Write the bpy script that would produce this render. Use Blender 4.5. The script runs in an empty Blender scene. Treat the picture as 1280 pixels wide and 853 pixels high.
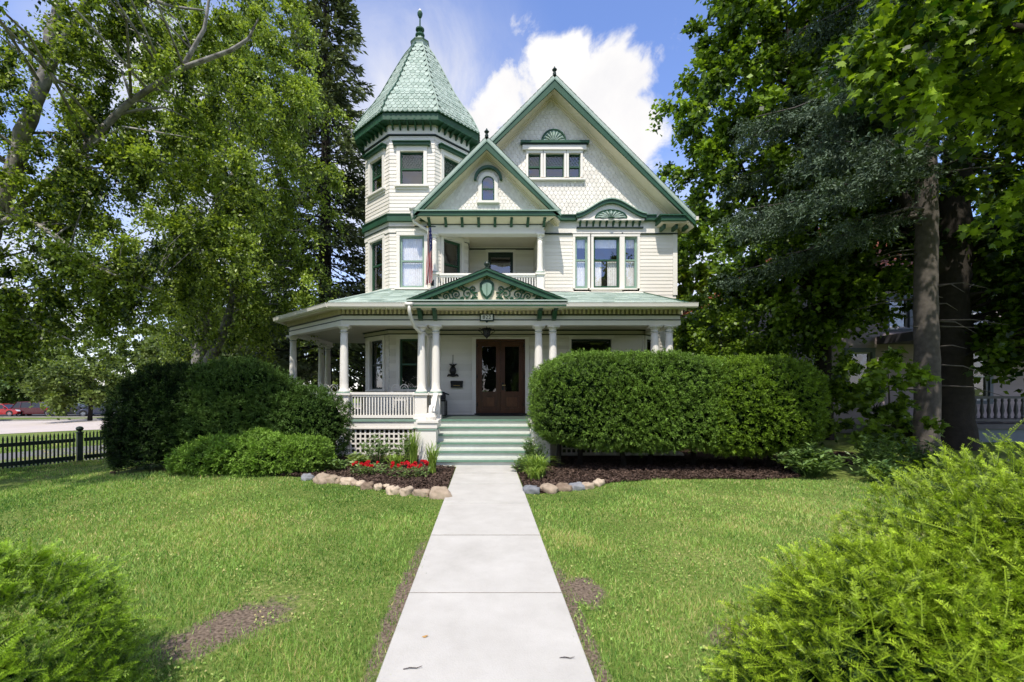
import bpy, math, random
import numpy as np
from mathutils import Vector, Matrix
random.seed(7)
rng = np.random.default_rng(11)
sc = bpy.context.scene
C = sc.collection
PI = math.pi
R = math.radians

# ------------------------------------------------------------------ materials
MATS = {}
def new_mat(name):
    m = bpy.data.materials.new(name); m.use_nodes = True
    nt = m.node_tree; nt.nodes.clear()
    out = nt.nodes.new('ShaderNodeOutputMaterial')
    MATS[name] = m
    return m, nt, out
def N(nt, t, **kw):
    n = nt.nodes.new(t)
    for k, v in kw.items():
        if k in n.inputs: n.inputs[k].default_value = v
        else: setattr(n, k, v)
    return n
def L(nt, a, b): nt.links.new(a, b)
def rgba(c): return (c[0], c[1], c[2], 1)
def noise_bump(nt, bsdf, scale, strength, dist=0.01, detail=5):
    tc = N(nt, 'ShaderNodeTexCoord')
    n = N(nt, 'ShaderNodeTexNoise'); n.inputs['Scale'].default_value = scale; n.inputs['Detail'].default_value = detail
    L(nt, tc.outputs['Object'], n.inputs['Vector'])
    b = N(nt, 'ShaderNodeBump'); b.inputs['Strength'].default_value = strength; b.inputs['Distance'].default_value = dist
    L(nt, n.outputs['Fac'], b.inputs['Height']); L(nt, b.outputs['Normal'], bsdf.inputs['Normal'])
    return n, tc
def simple(name, col, rough=0.5, var=0.12, scale=3.0, bump=0.0, bscale=40, metal=0.0, spec=0.4, streak=False):
    m, nt, out = new_mat(name)
    b = N(nt, 'ShaderNodeBsdfPrincipled')
    b.inputs['Roughness'].default_value = rough; b.inputs['Metallic'].default_value = metal
    b.inputs['Specular IOR Level'].default_value = spec
    L(nt, b.outputs[0], out.inputs[0])
    tc = N(nt, 'ShaderNodeTexCoord')
    n = N(nt, 'ShaderNodeTexNoise'); n.inputs['Scale'].default_value = scale; n.inputs['Detail'].default_value = 6; n.inputs['Roughness'].default_value = .65
    if streak:
        mp = N(nt, 'ShaderNodeMapping'); mp.inputs['Scale'].default_value = (1, 1, .25)
        L(nt, tc.outputs['Object'], mp.inputs['Vector']); L(nt, mp.outputs[0], n.inputs['Vector'])
    else:
        L(nt, tc.outputs['Object'], n.inputs['Vector'])
    r = N(nt, 'ShaderNodeValToRGB')
    r.color_ramp.elements[0].position = .3; r.color_ramp.elements[1].position = .7
    r.color_ramp.elements[0].color = rgba([c * (1 - var) for c in col]); r.color_ramp.elements[1].color = rgba([min(1, c * (1 + var * .6)) for c in col])
    L(nt, n.outputs['Fac'], r.inputs['Fac']); L(nt, r.outputs[0], b.inputs['Base Color'])
    if bump > 0: noise_bump(nt, b, bscale, bump)
    return m
def tinted(name, c0, c1, rough=.6, noise=.25, nscale=8, trans=0.0, spec=.3, bump=0, bscale=30, tcol=None):
    """colour runs from c0 to c1 with the face attribute 'tint'"""
    m, nt, out = new_mat(name)
    a = N(nt, 'ShaderNodeAttribute'); a.attribute_name = 'tint'
    tc = N(nt, 'ShaderNodeTexCoord')
    n = N(nt, 'ShaderNodeTexNoise'); n.inputs['Scale'].default_value = nscale; n.inputs['Detail'].default_value = 4
    L(nt, tc.outputs['Object'], n.inputs['Vector'])
    ma = N(nt, 'ShaderNodeMath', operation='MULTIPLY_ADD'); ma.inputs[1].default_value = noise * 2; ma.inputs[2].default_value = -noise
    L(nt, n.outputs['Fac'], ma.inputs[0])
    ad = N(nt, 'ShaderNodeMath', operation='ADD', use_clamp=True); L(nt, a.outputs['Fac'], ad.inputs[0]); L(nt, ma.outputs[0], ad.inputs[1])
    r = N(nt, 'ShaderNodeValToRGB'); r.color_ramp.elements[0].color = rgba(c0); r.color_ramp.elements[1].color = rgba(c1)
    L(nt, ad.outputs[0], r.inputs['Fac'])
    b = N(nt, 'ShaderNodeBsdfPrincipled'); b.inputs['Roughness'].default_value = rough; b.inputs['Specular IOR Level'].default_value = spec
    L(nt, r.outputs[0], b.inputs['Base Color'])
    if bump: noise_bump(nt, b, bscale, bump)
    if trans > 0:
        t = N(nt, 'ShaderNodeBsdfTranslucent')
        mx = N(nt, 'ShaderNodeMix', data_type='RGBA', blend_type='MULTIPLY'); mx.inputs[0].default_value = 1
        L(nt, r.outputs[0], mx.inputs[6]); mx.inputs[7].default_value = rgba(tcol or (1.5, 1.5, .6))
        L(nt, mx.outputs[2], t.inputs[0])
        ms = N(nt, 'ShaderNodeMixShader'); ms.inputs[0].default_value = trans
        L(nt, b.outputs[0], ms.inputs[1]); L(nt, t.outputs[0], ms.inputs[2]); L(nt, ms.outputs[0], out.inputs[0])
    else:
        L(nt, b.outputs[0], out.inputs[0])
    return m

WHITE = simple('white_paint', (.82, .785, .725), .45, .06, 2.0, streak=True)
SIDING = tinted('siding_paint', (.72, .68, .615), (.845, .805, .735), .55, .4, 2.2)
CREAM = simple('cream_paint', (.74, .66, .50), .55, .07, 2)
BEIGE = simple('beige_porch_paint', (.60, .55, .45), .55, .07, 2)
GREEN = simple('dark_green_paint', (.023, .082, .042), .4, .2, 3)
MINT = simple('mint_trim_paint', (.24, .36, .29), .45, .15, 3)
BLACKGREEN = simple('black_green_paint', (.012, .028, .022), .45, .2, 5)
STEPG = simple('sage_step_paint', (.13, .25, .18), .5, .18, 6, bump=.1)
STEPT = simple('worn_tread_paint', (.42, .46, .41), .6, .15, 5, bump=.1)  # pale tone puts the sun on the sage treads into the colour
STEPR = simple('step_riser_paint', (.66, .68, .63), .5, .08, 6)
ROOF = tinted('green_roof_shingle', (.26, .34, .295), (.50, .59, .535), .8, .42, 3, bump=.25, bscale=120)
TURROOF = tinted('turret_scale_shingle', (.27, .35, .30), (.41, .49, .435), .85, .35, 3)
MAINROOF = tinted('main_roof_shingle', (.24, .31, .27), (.44, .52, .47), .8, .25, 9, bump=.3, bscale=120)
DECK = simple('deck_grey_green', (.07, .10, .085), .5, .2, 4)
IRON = simple('black_iron', (.012, .012, .013), .45, .2, 10)
DARKROOM = simple('dark_room', (.015, .014, .013), .9, .2, 3)
CURTAIN = simple('lace_curtain', (.86, .85, .84), .9, .15, 14)
GUTTER = simple('gutter_metal', (.76, .73, .68), .35, .06, 3)
WOOD = simple('varnished_door_wood', (.085, .030, .014), .32, .45, 6, spec=.5, streak=True)
WOODL = simple('varnished_panel_wood', (.13, .048, .022), .32, .4, 9, spec=.5, streak=True)
BRASS = simple('brass', (.55, .38, .12), .3, .1, 5, metal=1)
NUMW = simple('number_plate_white', (.8, .8, .78), .4, .03, 5)
NEIGH = tinted('neighbour_siding', (.42, .35, .36), (.52, .44, .44), .6, .2, 2)
TILE = simple('neighbour_tile', (.36, .12, .06), .7, .3, 8)
NTRIM = simple('neighbour_pale_trim', (.13, .125, .14), .6, .15, 4)
NBLUE = simple('neighbour_trim', (.16, .20, .24), .5, .15, 4)
BARK = tinted('grey_bark', (.035, .031, .028), (.17, .15, .135), .9, .5, 9, bump=.8, bscale=22)
BARKD = tinted('dark_bark', (.010, .009, .007), (.045, .037, .030), .9, .5, 7, bump=.8, bscale=18)
BIRCH = tinted('birch_bark', (.05, .043, .038), (.42, .40, .38), .8, .85, 7, bump=.4, bscale=16)
MAPLE = tinted('maple_leaf', (.010, .034, .004), (.25, .39, .032), .42, .12, .6, .36, .35)
MAPLEN = tinted('maple_leaf_near', (.02, .06, .005), (.30, .44, .03), .42, .15, .9, .40, .35)
BIRCHL = tinted('birch_leaf', (.014, .038, .006), (.34, .45, .07), .42, .12, .7, .36, .4)
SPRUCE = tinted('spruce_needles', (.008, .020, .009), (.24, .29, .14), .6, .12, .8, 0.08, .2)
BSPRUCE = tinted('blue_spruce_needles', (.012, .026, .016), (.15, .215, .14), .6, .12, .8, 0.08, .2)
YEW = tinted('yew_needles', (.006, .026, .004), (.24, .41, .055), .5, .1, 1.2, .15, .3)
YEWD = tinted('dark_yew_needles', (.003, .013, .003), (.085, .16, .028), .55, .1, 1.2, .08, .2)
YEWY = tinted('yellow_yew_needles', (.008, .036, .003), (.26, .42, .028), .5, .1, 1.2, .18, .3)
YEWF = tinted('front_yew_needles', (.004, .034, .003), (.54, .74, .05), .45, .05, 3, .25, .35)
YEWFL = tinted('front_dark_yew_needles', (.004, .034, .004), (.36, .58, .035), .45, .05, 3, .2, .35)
FARL = tinted('far_leaf', (.015, .038, .007), (.20, .27, .06), .5, .15, .4, .3, .3)
LIME = tinted('lime_leaf', (.05, .11, .01), (.26, .36, .035), .5, .12, .5, .35, .3)
SHRUBL = tinted('shrub_leaf', (.025, .07, .014), (.26, .39, .13), .38, .15, 3, .25, .4)
HOSTA = tinted('variegated_leaf', (.08, .18, .04), (.45, .52, .25), .45, .2, 5, .25, .35)
DAY = tinted('daylily_blade', (.06, .15, .02), (.32, .44, .08), .45, .2, 5, .3, .35)
PETAL = tinted('red_petal', (.32, .004, .008), (.75, .02, .035), .5, .1, 5, .25, .2, tcol=(1.2, .6, .6))
GRASSB = tinted('grass_blade', (.042, .13, .018), (.37, .57, .13), .5, .30, 1.1, .3, .3)
_r = [n for n in GRASSB.node_tree.nodes if n.type == 'VALTORGB'][0].color_ramp; _r.elements[1].position = .78; _e = _r.elements.new(1.0); _e.color = (.60, .52, .24, 1)
STONE = tinted('field_stone', (.15, .105, .075), (.56, .46, .35), .85, .4, 6, bump=.5, bscale=14)
STONEG = tinted('grey_field_stone', (.13, .14, .16), (.34, .35, .37), .85, .4, 6, bump=.5, bscale=14)
CHIP = tinted('mulch_chip', (.020, .012, .009), (.13, .085, .065), .9, .2, 5)
ASPH = simple('asphalt', (.05, .05, .052), .9, .2, 2, bump=.3)
ROADC = simple('pale_road', (.50, .44, .40), .9, .1, .6, bump=.2)
CURB = simple('kerb_stone', (.3, .28, .26), .9, .15, 2, bump=.2)
TYRE = simple('tyre_rubber', (.015, .015, .016), .8, .1, 5)
RIM = simple('alloy_rim', (.6, .6, .62), .3, .05, 5, metal=.9)
HEADL = simple('headlight_lens', (.75, .77, .8), .1, .03, 5, spec=.8)
TAILL = simple('taillight_lens', (.5, .01, .01), .15, .03, 5, spec=.8)
TWIG = simple('twig_bark', (.05, .035, .025), .9, .2, 30)
FENCE = simple('fence_paint', (.010, .022, .016), .5, .2, 8)

def car_paint(name, col):
    m = simple(name, col, .25, .02, 2, spec=.6)
    m.node_tree.nodes['Principled BSDF'].inputs['Coat Weight'].default_value = .7
    return m
CRED = car_paint('red_car_paint', (.42, .015, .02)); CMAR = car_paint('maroon_car_paint', (.08, .004, .011))
CBLU = car_paint('navy_car_paint', (.012, .018, .05)); CWHI = car_paint('white_car_paint', (.75, .76, .78)); CBLK = car_paint('black_car_paint', (.012, .012, .014))

def glass_mat(name, refl, rough=.01, tint=(1, 1, 1), wob=.12):
    m, nt, out = new_mat(name)
    t = N(nt, 'ShaderNodeBsdfTransparent'); t.inputs[0].default_value = rgba(tint)
    g = N(nt, 'ShaderNodeBsdfGlossy'); g.inputs['Roughness'].default_value = rough; g.inputs[0].default_value = (.95, .95, 1, 1)
    tc = N(nt, 'ShaderNodeTexCoord'); n = N(nt, 'ShaderNodeTexNoise'); n.inputs['Scale'].default_value = 2.2; n.inputs['Detail'].default_value = 1
    L(nt, tc.outputs['Object'], n.inputs['Vector'])
    b = N(nt, 'ShaderNodeBump'); b.inputs['Strength'].default_value = wob; b.inputs['Distance'].default_value = .05
    L(nt, n.outputs['Fac'], b.inputs['Height']); L(nt, b.outputs[0], g.inputs['Normal'])
    lw = N(nt, 'ShaderNodeLayerWeight'); lw.inputs['Blend'].default_value = .5
    pw = N(nt, 'ShaderNodeMath', operation='POWER'); pw.inputs[1].default_value = 4; L(nt, lw.outputs['Facing'], pw.inputs[0])
    ad = N(nt, 'ShaderNodeMath', operation='MULTIPLY_ADD', use_clamp=True); ad.inputs[1].default_value = .7; ad.inputs[2].default_value = refl + .04
    L(nt, pw.outputs[0], ad.inputs[0])
    ms = N(nt, 'ShaderNodeMixShader'); L(nt, ad.outputs[0], ms.inputs[0]); L(nt, t.outputs[0], ms.inputs[1]); L(nt, g.outputs[0], ms.inputs[2])
    L(nt, ms.outputs[0], out.inputs[0])
    return m
GLASS = glass_mat('window_glass', .12)
GLASSD = glass_mat('door_glass', .05, tint=(.5, .5, .5))
CARGL = simple('car_window_glass', (.01, .012, .015), .05, .01, 2, spec=.9)

# ------------------------------------------------------------------ mesh builder
ORG = {}
def org_of(p): return ORG[p.name] if p is not None else Vector((0, 0, 0))
class MB:
    def __init__(s): s.v = []; s.f = []; s.m = []; s.t = []; s.mats = []; s.fr = None; s.mirx = None
    def mi(s, mat):
        if mat not in s.mats: s.mats.append(mat)
        return s.mats.index(mat)
    def poly(s, pts, mat, tint=.5):
        b = len(s.v); s.v.extend([tuple(p) for p in pts]); s.f.append(tuple(range(b, b + len(pts)))); s.m.append(s.mi(mat)); s.t.append(tint)
    def mesh(s, vs, fs, mat, tint=.5):
        b = len(s.v); s.v.extend([tuple(p) for p in vs]); k = s.mi(mat)
        for f in fs: s.f.append(tuple(b + i for i in f)); s.m.append(k); s.t.append(tint)
    HEX = [(0, 3, 2, 1), (4, 5, 6, 7), (0, 1, 5, 4), (1, 2, 6, 5), (2, 3, 7, 6), (3, 0, 4, 7)]
    def box(s, x0, x1, y0, y1, z0, z1, mat, tint=.5):
        s.mesh([(x0, y0, z0), (x1, y0, z0), (x1, y1, z0), (x0, y1, z0), (x0, y0, z1), (x1, y0, z1), (x1, y1, z1), (x0, y1, z1)], MB.HEX, mat, tint)
    def P(s, u, d, z):
        o, uu, n = s.fr
        return (o[0] + uu[0] * u + n[0] * d, o[1] + uu[1] * u + n[1] * d, z)
    def fbox(s, u0, u1, d0, d1, z0, z1, mat, tint=.5):
        """box in a wall frame: u along the wall, d outward"""
        a = [s.P(u0, d1, z0), s.P(u1, d1, z0), s.P(u1, d0, z0), s.P(u0, d0, z0), s.P(u0, d1, z1), s.P(u1, d1, z1), s.P(u1, d0, z1), s.P(u0, d0, z1)]
        s.mesh(a, MB.HEX, mat, tint)
    def bar(s, p, q, w, h, mat, up=(0, 0, 1), tint=.5):
        """rectangular bar from p to q, w across, h along up"""
        p = Vector(p); q = Vector(q); d = (q - p).normalized(); u = Vector(up); a = d.cross(u)
        if a.length < 1e-4: a = d.cross(Vector((1, 0, 0)))
        a.normalize(); b = a.cross(d).normalized(); a *= w / 2; b *= h / 2
        vs = [p - a - b, p + a - b, p + a + b, p - a + b, q - a - b, q + a - b, q + a + b, q - a + b]
        s.mesh(vs, [(0, 1, 2, 3), (7, 6, 5, 4), (0, 4, 5, 1), (1, 5, 6, 2), (2, 6, 7, 3), (3, 7, 4, 0)], mat, tint)
    def prism(s, pts, vec, mat, tint=.5):
        n = len(pts); vec = Vector(vec); b = [Vector(p) + vec for p in pts]
        fs = [tuple(range(n))[::-1], tuple(range(n, 2 * n))] + [(i, (i + 1) % n, n + (i + 1) % n, n + i) for i in range(n)]
        s.mesh([Vector(p) for p in pts] + b, fs, mat, tint)
    def tube(s, path, rad, mat, seg=8, tint=.5, caps=True, flat=None):
        path = [Vector(p) for p in path]; n = len(path)
        if not hasattr(rad, '__len__'): rad = [rad] * n
        vs = []; prev = None
        for i in range(n):
            t = (path[min(i + 1, n - 1)] - path[max(i - 1, 0)])
            if t.length < 1e-7: t = Vector((0, 0, 1))
            t.normalize()
            a = prev - t * prev.dot(t) if prev is not None else t.orthogonal()
            if a.length < 1e-4: a = t.orthogonal()
            a.normalize(); prev = a; b = t.cross(a)
            for k in range(seg):
                an = 2 * PI * k / seg
                vs.append(path[i] + (a * math.cos(an) + b * math.sin(an)) * rad[i])
        fs = []
        for i in range(n - 1):
            for k in range(seg):
                fs.append((i * seg + k, i * seg + (k + 1) % seg, (i + 1) * seg + (k + 1) % seg, (i + 1) * seg + k))
        if caps: fs.append(tuple(range(seg))[::-1]); fs.append(tuple((n - 1) * seg + k for k in range(seg)))
        s.mesh(vs, fs, mat, tint)
    def lathe(s, prof, c, mat, seg=16, tint=.5, rot=0, caps=True):
        vs = []; n = len(prof)
        for r, z in prof:
            for k in range(seg):
                an = 2 * PI * k / seg + rot; vs.append((c[0] + r * math.cos(an), c[1] + r * math.sin(an), c[2] + z))
        fs = [(i * seg + k, i * seg + (k + 1) % seg, (i + 1) * seg + (k + 1) % seg, (i + 1) * seg + k) for i in range(n - 1) for k in range(seg)]
        if caps: fs.append(tuple(range(seg))[::-1]); fs.append(tuple((n - 1) * seg + k for k in range(seg)))
        s.mesh(vs, fs, mat, tint)
    def build(s, name, parent=None, smooth=False, org=None, label=None):
        me = bpy.data.meshes.new(name)
        o3 = org_of(parent) if parent is not None else Vector(org or (0, 0, 0))
        me.from_pydata([(v[0] - o3[0], v[1] - o3[1], v[2] - o3[2]) for v in s.v], [], s.f)
        for m in s.mats: me.materials.append(m)
        me.polygons.foreach_set('material_index', s.m)
        a = me.attributes.new('tint', 'FLOAT', 'FACE'); a.data.foreach_set('value', np.array(s.t, dtype=np.float32))
        if smooth: me.polygons.foreach_set('use_smooth', [True] * len(s.f))
        me.update()
        o = bpy.data.objects.new(name, me); C.objects.link(o)
        if parent is not None: o.parent = parent
        else: o.location = o3
        ORG[o.name] = o3
        if label: o['label'] = label
        return o
def raw_mesh(name, verts, nper, mats, tint, parent=None, org=(0, 0, 0), midx=None, smooth=False):
    """numpy mesh whose faces each have nper fresh vertices"""
    o3 = org_of(parent) if parent is not None else Vector(org)
    verts = np.asarray(verts, dtype=np.float32).reshape(-1, 3) - np.array(o3, dtype=np.float32)
    nv = len(verts); nf = nv // nper
    me = bpy.data.meshes.new(name)
    me.vertices.add(nv); me.vertices.foreach_set('co', verts.ravel())
    me.loops.add(nv); me.loops.foreach_set('vertex_index', np.arange(nv, dtype=np.int32))
    me.polygons.add(nf); me.polygons.foreach_set('loop_start', np.arange(0, nv, nper, dtype=np.int32))
    try: me.polygons.foreach_set('loop_total', np.full(nf, nper, dtype=np.int32))
    except Exception: pass
    for m in mats: me.materials.append(m)
    if midx is not None: me.polygons.foreach_set('material_index', midx.astype(np.int32))
    a = me.attributes.new('tint', 'FLOAT', 'FACE'); a.data.foreach_set('value', np.asarray(tint, dtype=np.float32))
    me.update(calc_edges=True)
    o = bpy.data.objects.new(name, me); C.objects.link(o)
    if parent is not None: o.parent = parent
    else: o.location = o3
    ORG[o.name] = o3
    return o
def tag(o, label=None, cat=None, group=None, kind=None):
    if label: o['label'] = label
    if cat: o['category'] = cat
    if group: o['group'] = group
    if kind: o['kind'] = kind
    return o
def thing(name, label, cat, loc=(0, 0, 0), group=None, rotz=0):
    o = bpy.data.objects.new(name, None); C.objects.link(o); o.location = loc; o.rotation_euler = (0, 0, rotz)
    o.empty_display_size = .2
    ORG[o.name] = Vector(loc)
    return tag(o, label, cat, group)
def dup(root, loc, rotz=0, label=None, group=None):
    r = root.copy(); C.objects.link(r); r.location = loc; r.rotation_euler = (0, 0, rotz); ORG[r.name] = Vector(loc)
    if label: r['label'] = label
    if group: r['group'] = group
    for ch in list(root.children):
        c = ch.copy(); C.objects.link(c); c.parent = r; ORG[c.name] = Vector(loc)
        for g in ch.children:
            d = g.copy(); C.objects.link(d); d.parent = c; ORG[d.name] = Vector(loc)
    return r

# ------------------------------------------------------------------ camera, world, sun
F = 569.0; CX = 607.0; CY = 486.0; H = 1.65
cam = bpy.data.cameras.new('camera'); co = bpy.data.objects.new('camera', cam); C.objects.link(co)
co.location = (0, 0, H); co.rotation_euler = (R(90), 0, 0)
cam.sensor_width = 36; cam.lens = 36 * F / 1280; cam.shift_x = (640 - CX) / 1280; cam.shift_y = (CY - 426.5) / 1280
cam.clip_end = 2000; cam.clip_start = .05
cam.dof.use_dof = True; cam.dof.focus_distance = 11; cam.dof.aperture_fstop = 2.6
sc.camera = co
sc.view_settings.view_transform = 'Standard'; sc.view_settings.look = 'None'; sc.view_settings.exposure = 0; sc.view_settings.gamma = 1
try:
    sc.cycles.use_denoising = True; sc.cycles.denoiser = 'OPENIMAGEDENOISE'
    sc.cycles.max_bounces = 7; sc.cycles.diffuse_bounces = 3; sc.cycles.glossy_bounces = 3; sc.cycles.transmission_bounces = 3; sc.cycles.transparent_max_bounces = 8
    sc.cycles.caustics_reflective = False; sc.cycles.caustics_refractive = False
    sc.cycles.sample_clamp_indirect = 6; sc.cycles.use_adaptive_sampling = True; sc.cycles.adaptive_threshold = .02
except Exception: pass

SUNV = Vector((.25, 1, -1.70)).normalized()      # the way the light travels
sl = bpy.data.lights.new('sun', 'SUN'); sl.energy = 4.9; sl.angle = R(.53); sl.color = (1, .93, .82)
so = bpy.data.objects.new('sun', sl); C.objects.link(so); so.rotation_euler = SUNV.to_track_quat('-Z', 'Y').to_euler(); so.location = (-10, -30, 60)
w = bpy.data.worlds.new('World'); sc.world = w; w.use_nodes = True
nt = w.node_tree; nt.nodes.clear()
wo = N(nt, 'ShaderNodeOutputWorld'); bg = N(nt, 'ShaderNodeBackground'); bg.inputs['Strength'].default_value = .15
sky = N(nt, 'ShaderNodeTexSky'); sky.sky_type = 'NISHITA'; sky.sun_disc = False
sky.sun_elevation = math.asin(-SUNV.z); sky.sun_rotation = math.atan2(-SUNV.x, -SUNV.y)
sky.air_density = 1.0; sky.dust_density = .35; sky.ozone_density = 1.6
hs = N(nt, 'ShaderNodeHueSaturation'); hs.inputs['Saturation'].default_value = 1.0; hs.inputs['Value'].default_value = 1.0
tintw = N(nt, 'ShaderNodeMix', data_type='RGBA', blend_type='MULTIPLY'); tintw.inputs[0].default_value = 1; tintw.inputs[7].default_value = (1.52, 1.55, 1.95, 1)
L(nt, sky.outputs[0], hs.inputs['Color']); L(nt, hs.outputs[0], tintw.inputs[6])
tc = N(nt, 'ShaderNodeTexCoord')
def wdir(px, py): return Vector(((px - CX) / F, 1, (CY - py) / F)).normalized()
def wn(scale, detail, rough, dist=0, off=(0, 0, 0), sc3=(1, 1, 1)):
    mp = N(nt, 'ShaderNodeMapping'); mp.inputs['Location'].default_value = off; mp.inputs['Scale'].default_value = sc3
    L(nt, tc.outputs['Generated'], mp.inputs['Vector'])
    n = N(nt, 'ShaderNodeTexNoise'); n.inputs['Scale'].default_value = scale; n.inputs['Detail'].default_value = detail; n.inputs['Roughness'].default_value = rough; n.inputs['Distortion'].default_value = dist
    L(nt, mp.outputs[0], n.inputs['Vector']); return n.outputs['Fac']
def wm(op, a, b, clamp=False):
    m = N(nt, 'ShaderNodeMath', operation=op, use_clamp=clamp)
    for i, x in enumerate((a, b)):
        if hasattr(x, 'default_value') or hasattr(x, 'is_linked'): L(nt, x, m.inputs[i])
        else: m.inputs[i].default_value = x
    return m.outputs[0]
def blob(px, py, rpx):
    d = wdir(px, py); vd = N(nt, 'ShaderNodeVectorMath', operation='DISTANCE'); vd.inputs[1].default_value = d
    L(nt, tc.outputs['Generated'], vd.inputs[0])
    mr = N(nt, 'ShaderNodeMapRange', interpolation_type='SMOOTHSTEP'); mr.inputs['From Min'].default_value = 0
    mr.inputs['From Max'].default_value = rpx / F * (1 / (1 + ((px - CX) / F) ** 2 + ((CY - py) / F) ** 2)) ** .5 * .95
    mr.inputs['To Min'].default_value = 1; mr.inputs['To Max'].default_value = 0
    L(nt, vd.outputs['Value'], mr.inputs['Value']); return mr.outputs[0]
acc = None
for b in [(690, 130, 135), (645, 120, 95), (755, 100, 95), (715, 80, 70), (785, 165, 78), (590, 200, 110), (740, 190, 100), (690, 85, 70)]:
    x = blob(*b); acc = x if acc is None else wm('MAXIMUM', acc, x)
nz = wn(9, 9, .6, .3); 
core = wm('ADD', acc, wm('MULTIPLY', wm('SUBTRACT', nz, .5), 2.3))
mr = N(nt, 'ShaderNodeMapRange', interpolation_type='SMOOTHSTEP'); mr.inputs['From Min'].default_value = .30; mr.inputs['From Max'].default_value = .72
L(nt, core, mr.inputs['Value']); cum = mr.outputs[0]
# thin veil left of the turret and broken unseen clouds, spread to whiten ambient light
veil = None
for b in [(510, 170, 230), (470, 250, 190), (880, 330, 170), (300, 330, 260), (80, 380, 260), (200, 120, 200), (540, 120, 160)]:
    x = blob(*b); veil = x if veil is None else wm('MAXIMUM', veil, x)
vn = wn(3, 8, .66, 1.0, (3, 1, 2), (1, 1, 1.6))
vv = wm('MULTIPLY', wm('MULTIPLY', veil, wm('MULTIPLY', wm('SUBTRACT', vn, .2), 2.4)), 1.0, True)
gen = N(nt, 'ShaderNodeMapRange', interpolation_type='SMOOTHSTEP'); gen.inputs['From Min'].default_value = .40; gen.inputs['From Max'].default_value = .60
L(nt, wn(2.6, 8, .62, .4, (7.3, 2.1, 5)), gen.inputs['Value'])
sepx = N(nt, 'ShaderNodeSeparateXYZ'); L(nt, tc.outputs['Generated'], sepx.inputs[0])
back = N(nt, 'ShaderNodeMapRange', interpolation_type='SMOOTHSTEP'); back.inputs['From Min'].default_value = .35; back.inputs['From Max'].default_value = -.1
L(nt, sepx.outputs['Y'], back.inputs['Value'])
genb = wm('MULTIPLY', gen.outputs[0], back.outputs[0])
mask = wm('MAXIMUM', wm('MAXIMUM', cum, vv), genb)
shade = N(nt, 'ShaderNodeValToRGB'); shade.color_ramp.elements[0].position = .3; shade.color_ramp.elements[1].position = .62
shade.color_ramp.elements[0].color = (6.1, 6.05, 6.2, 1); shade.color_ramp.elements[1].color = (7.2, 7.05, 6.9, 1)
L(nt, wn(7, 6, .55, .2, (1, 4, 2)), shade.inputs['Fac'])
mixc = N(nt, 'ShaderNodeMix', data_type='RGBA'); L(nt, mask, mixc.inputs[0]); L(nt, tintw.outputs[2], mixc.inputs[6]); L(nt, shade.outputs[0], mixc.inputs[7])
L(nt, mixc.outputs[2], bg.inputs['Color']); L(nt, bg.outputs[0], wo.inputs[0])
# ------------------------------------------------------------------ ground
def sst(t): t = np.clip(t, 0, 1); return t * t * (3 - 2 * t)
def terr(x, y):
    x = np.asarray(x, dtype=float)
    return -.30 * sst((-6.0 - x) / 4.0) - 1.3 * sst((-x - 12) / 35.0)
def terrs(x, y): return float(terr(x, y))
def grid_mesh(name, xs, ys, zf, mat, kind='structure'):
    X, Y = np.meshgrid(xs, ys); Z = zf(X, Y)
    nx, ny = len(xs), len(ys); v = np.stack([X, Y, Z], -1).reshape(-1, 3)
    fs = [(j * nx + i, j * nx + i + 1, (j + 1) * nx + i + 1, (j + 1) * nx + i) for j in range(ny - 1) for i in range(nx - 1)]
    me = bpy.data.meshes.new(name); me.from_pydata(v.tolist(), [], fs); me.materials.append(mat); me.update()
    me.polygons.foreach_set('use_smooth', [True] * len(fs))
    o = bpy.data.objects.new(name, me); C.objects.link(o); o['kind'] = kind; ORG[o.name] = Vector((0, 0, 0)); return o
def lawn_mat():
    m, nt, out = new_mat('lawn_ground')
    b = N(nt, 'ShaderNodeBsdfPrincipled'); b.inputs['Roughness'].default_value = .95; b.inputs['Specular IOR Level'].default_value = .1
    tc = N(nt, 'ShaderNodeTexCoord')
    n1 = N(nt, 'ShaderNodeTexNoise'); n1.inputs['Scale'].default_value = .7; n1.inputs['Detail'].default_value = 8; n1.inputs['Roughness'].default_value = .7
    n2 = N(nt, 'ShaderNodeTexNoise'); n2.inputs['Scale'].default_value = 25; n2.inputs['Detail'].default_value = 5
    L(nt, tc.outputs['Object'], n1.inputs['Vector']); L(nt, tc.outputs['Object'], n2.inputs['Vector'])
    r = N(nt, 'ShaderNodeValToRGB'); r.color_ramp.elements[0].position = .3; r.color_ramp.elements[1].position = .68
    r.color_ramp.elements[0].color = (.06, .11, .018, 1); r.color_ramp.elements[1].color = (.30, .30, .11, 1)
    e = r.color_ramp.elements.new(.5); e.color = (.12, .17, .036, 1)
    mx = N(nt, 'ShaderNodeMath', operation='MULTIPLY_ADD'); mx.inputs[1].default_value = .5; 
    L(nt, n2.outputs['Fac'], mx.inputs[0])
    md = N(nt, 'ShaderNodeMath', operation='MULTIPLY_ADD'); md.inputs[1].default_value = .5; md.inputs[2].default_value = 0
    L(nt, n1.outputs['Fac'], md.inputs[0]); L(nt, md.outputs[0], mx.inputs[2]); L(nt, mx.outputs[0], r.inputs['Fac'])
    L(nt, r.outputs[0], b.inputs['Base Color']); L(nt, b.outputs[0], out.inputs[0])
    bm = N(nt, 'ShaderNodeBump'); bm.inputs['Strength'].default_value = .6; bm.inputs['Distance'].default_value = .03
    L(nt, n2.outputs['Fac'], bm.inputs['Height']); L(nt, bm.outputs[0], b.inputs['Normal'])
    return m
LAWN = lawn_mat()
xs = np.concatenate([[-600, -300, -150, -90], np.arange(-60, 30.1, 1.5), [45, 80, 150, 300, 600]])
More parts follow.
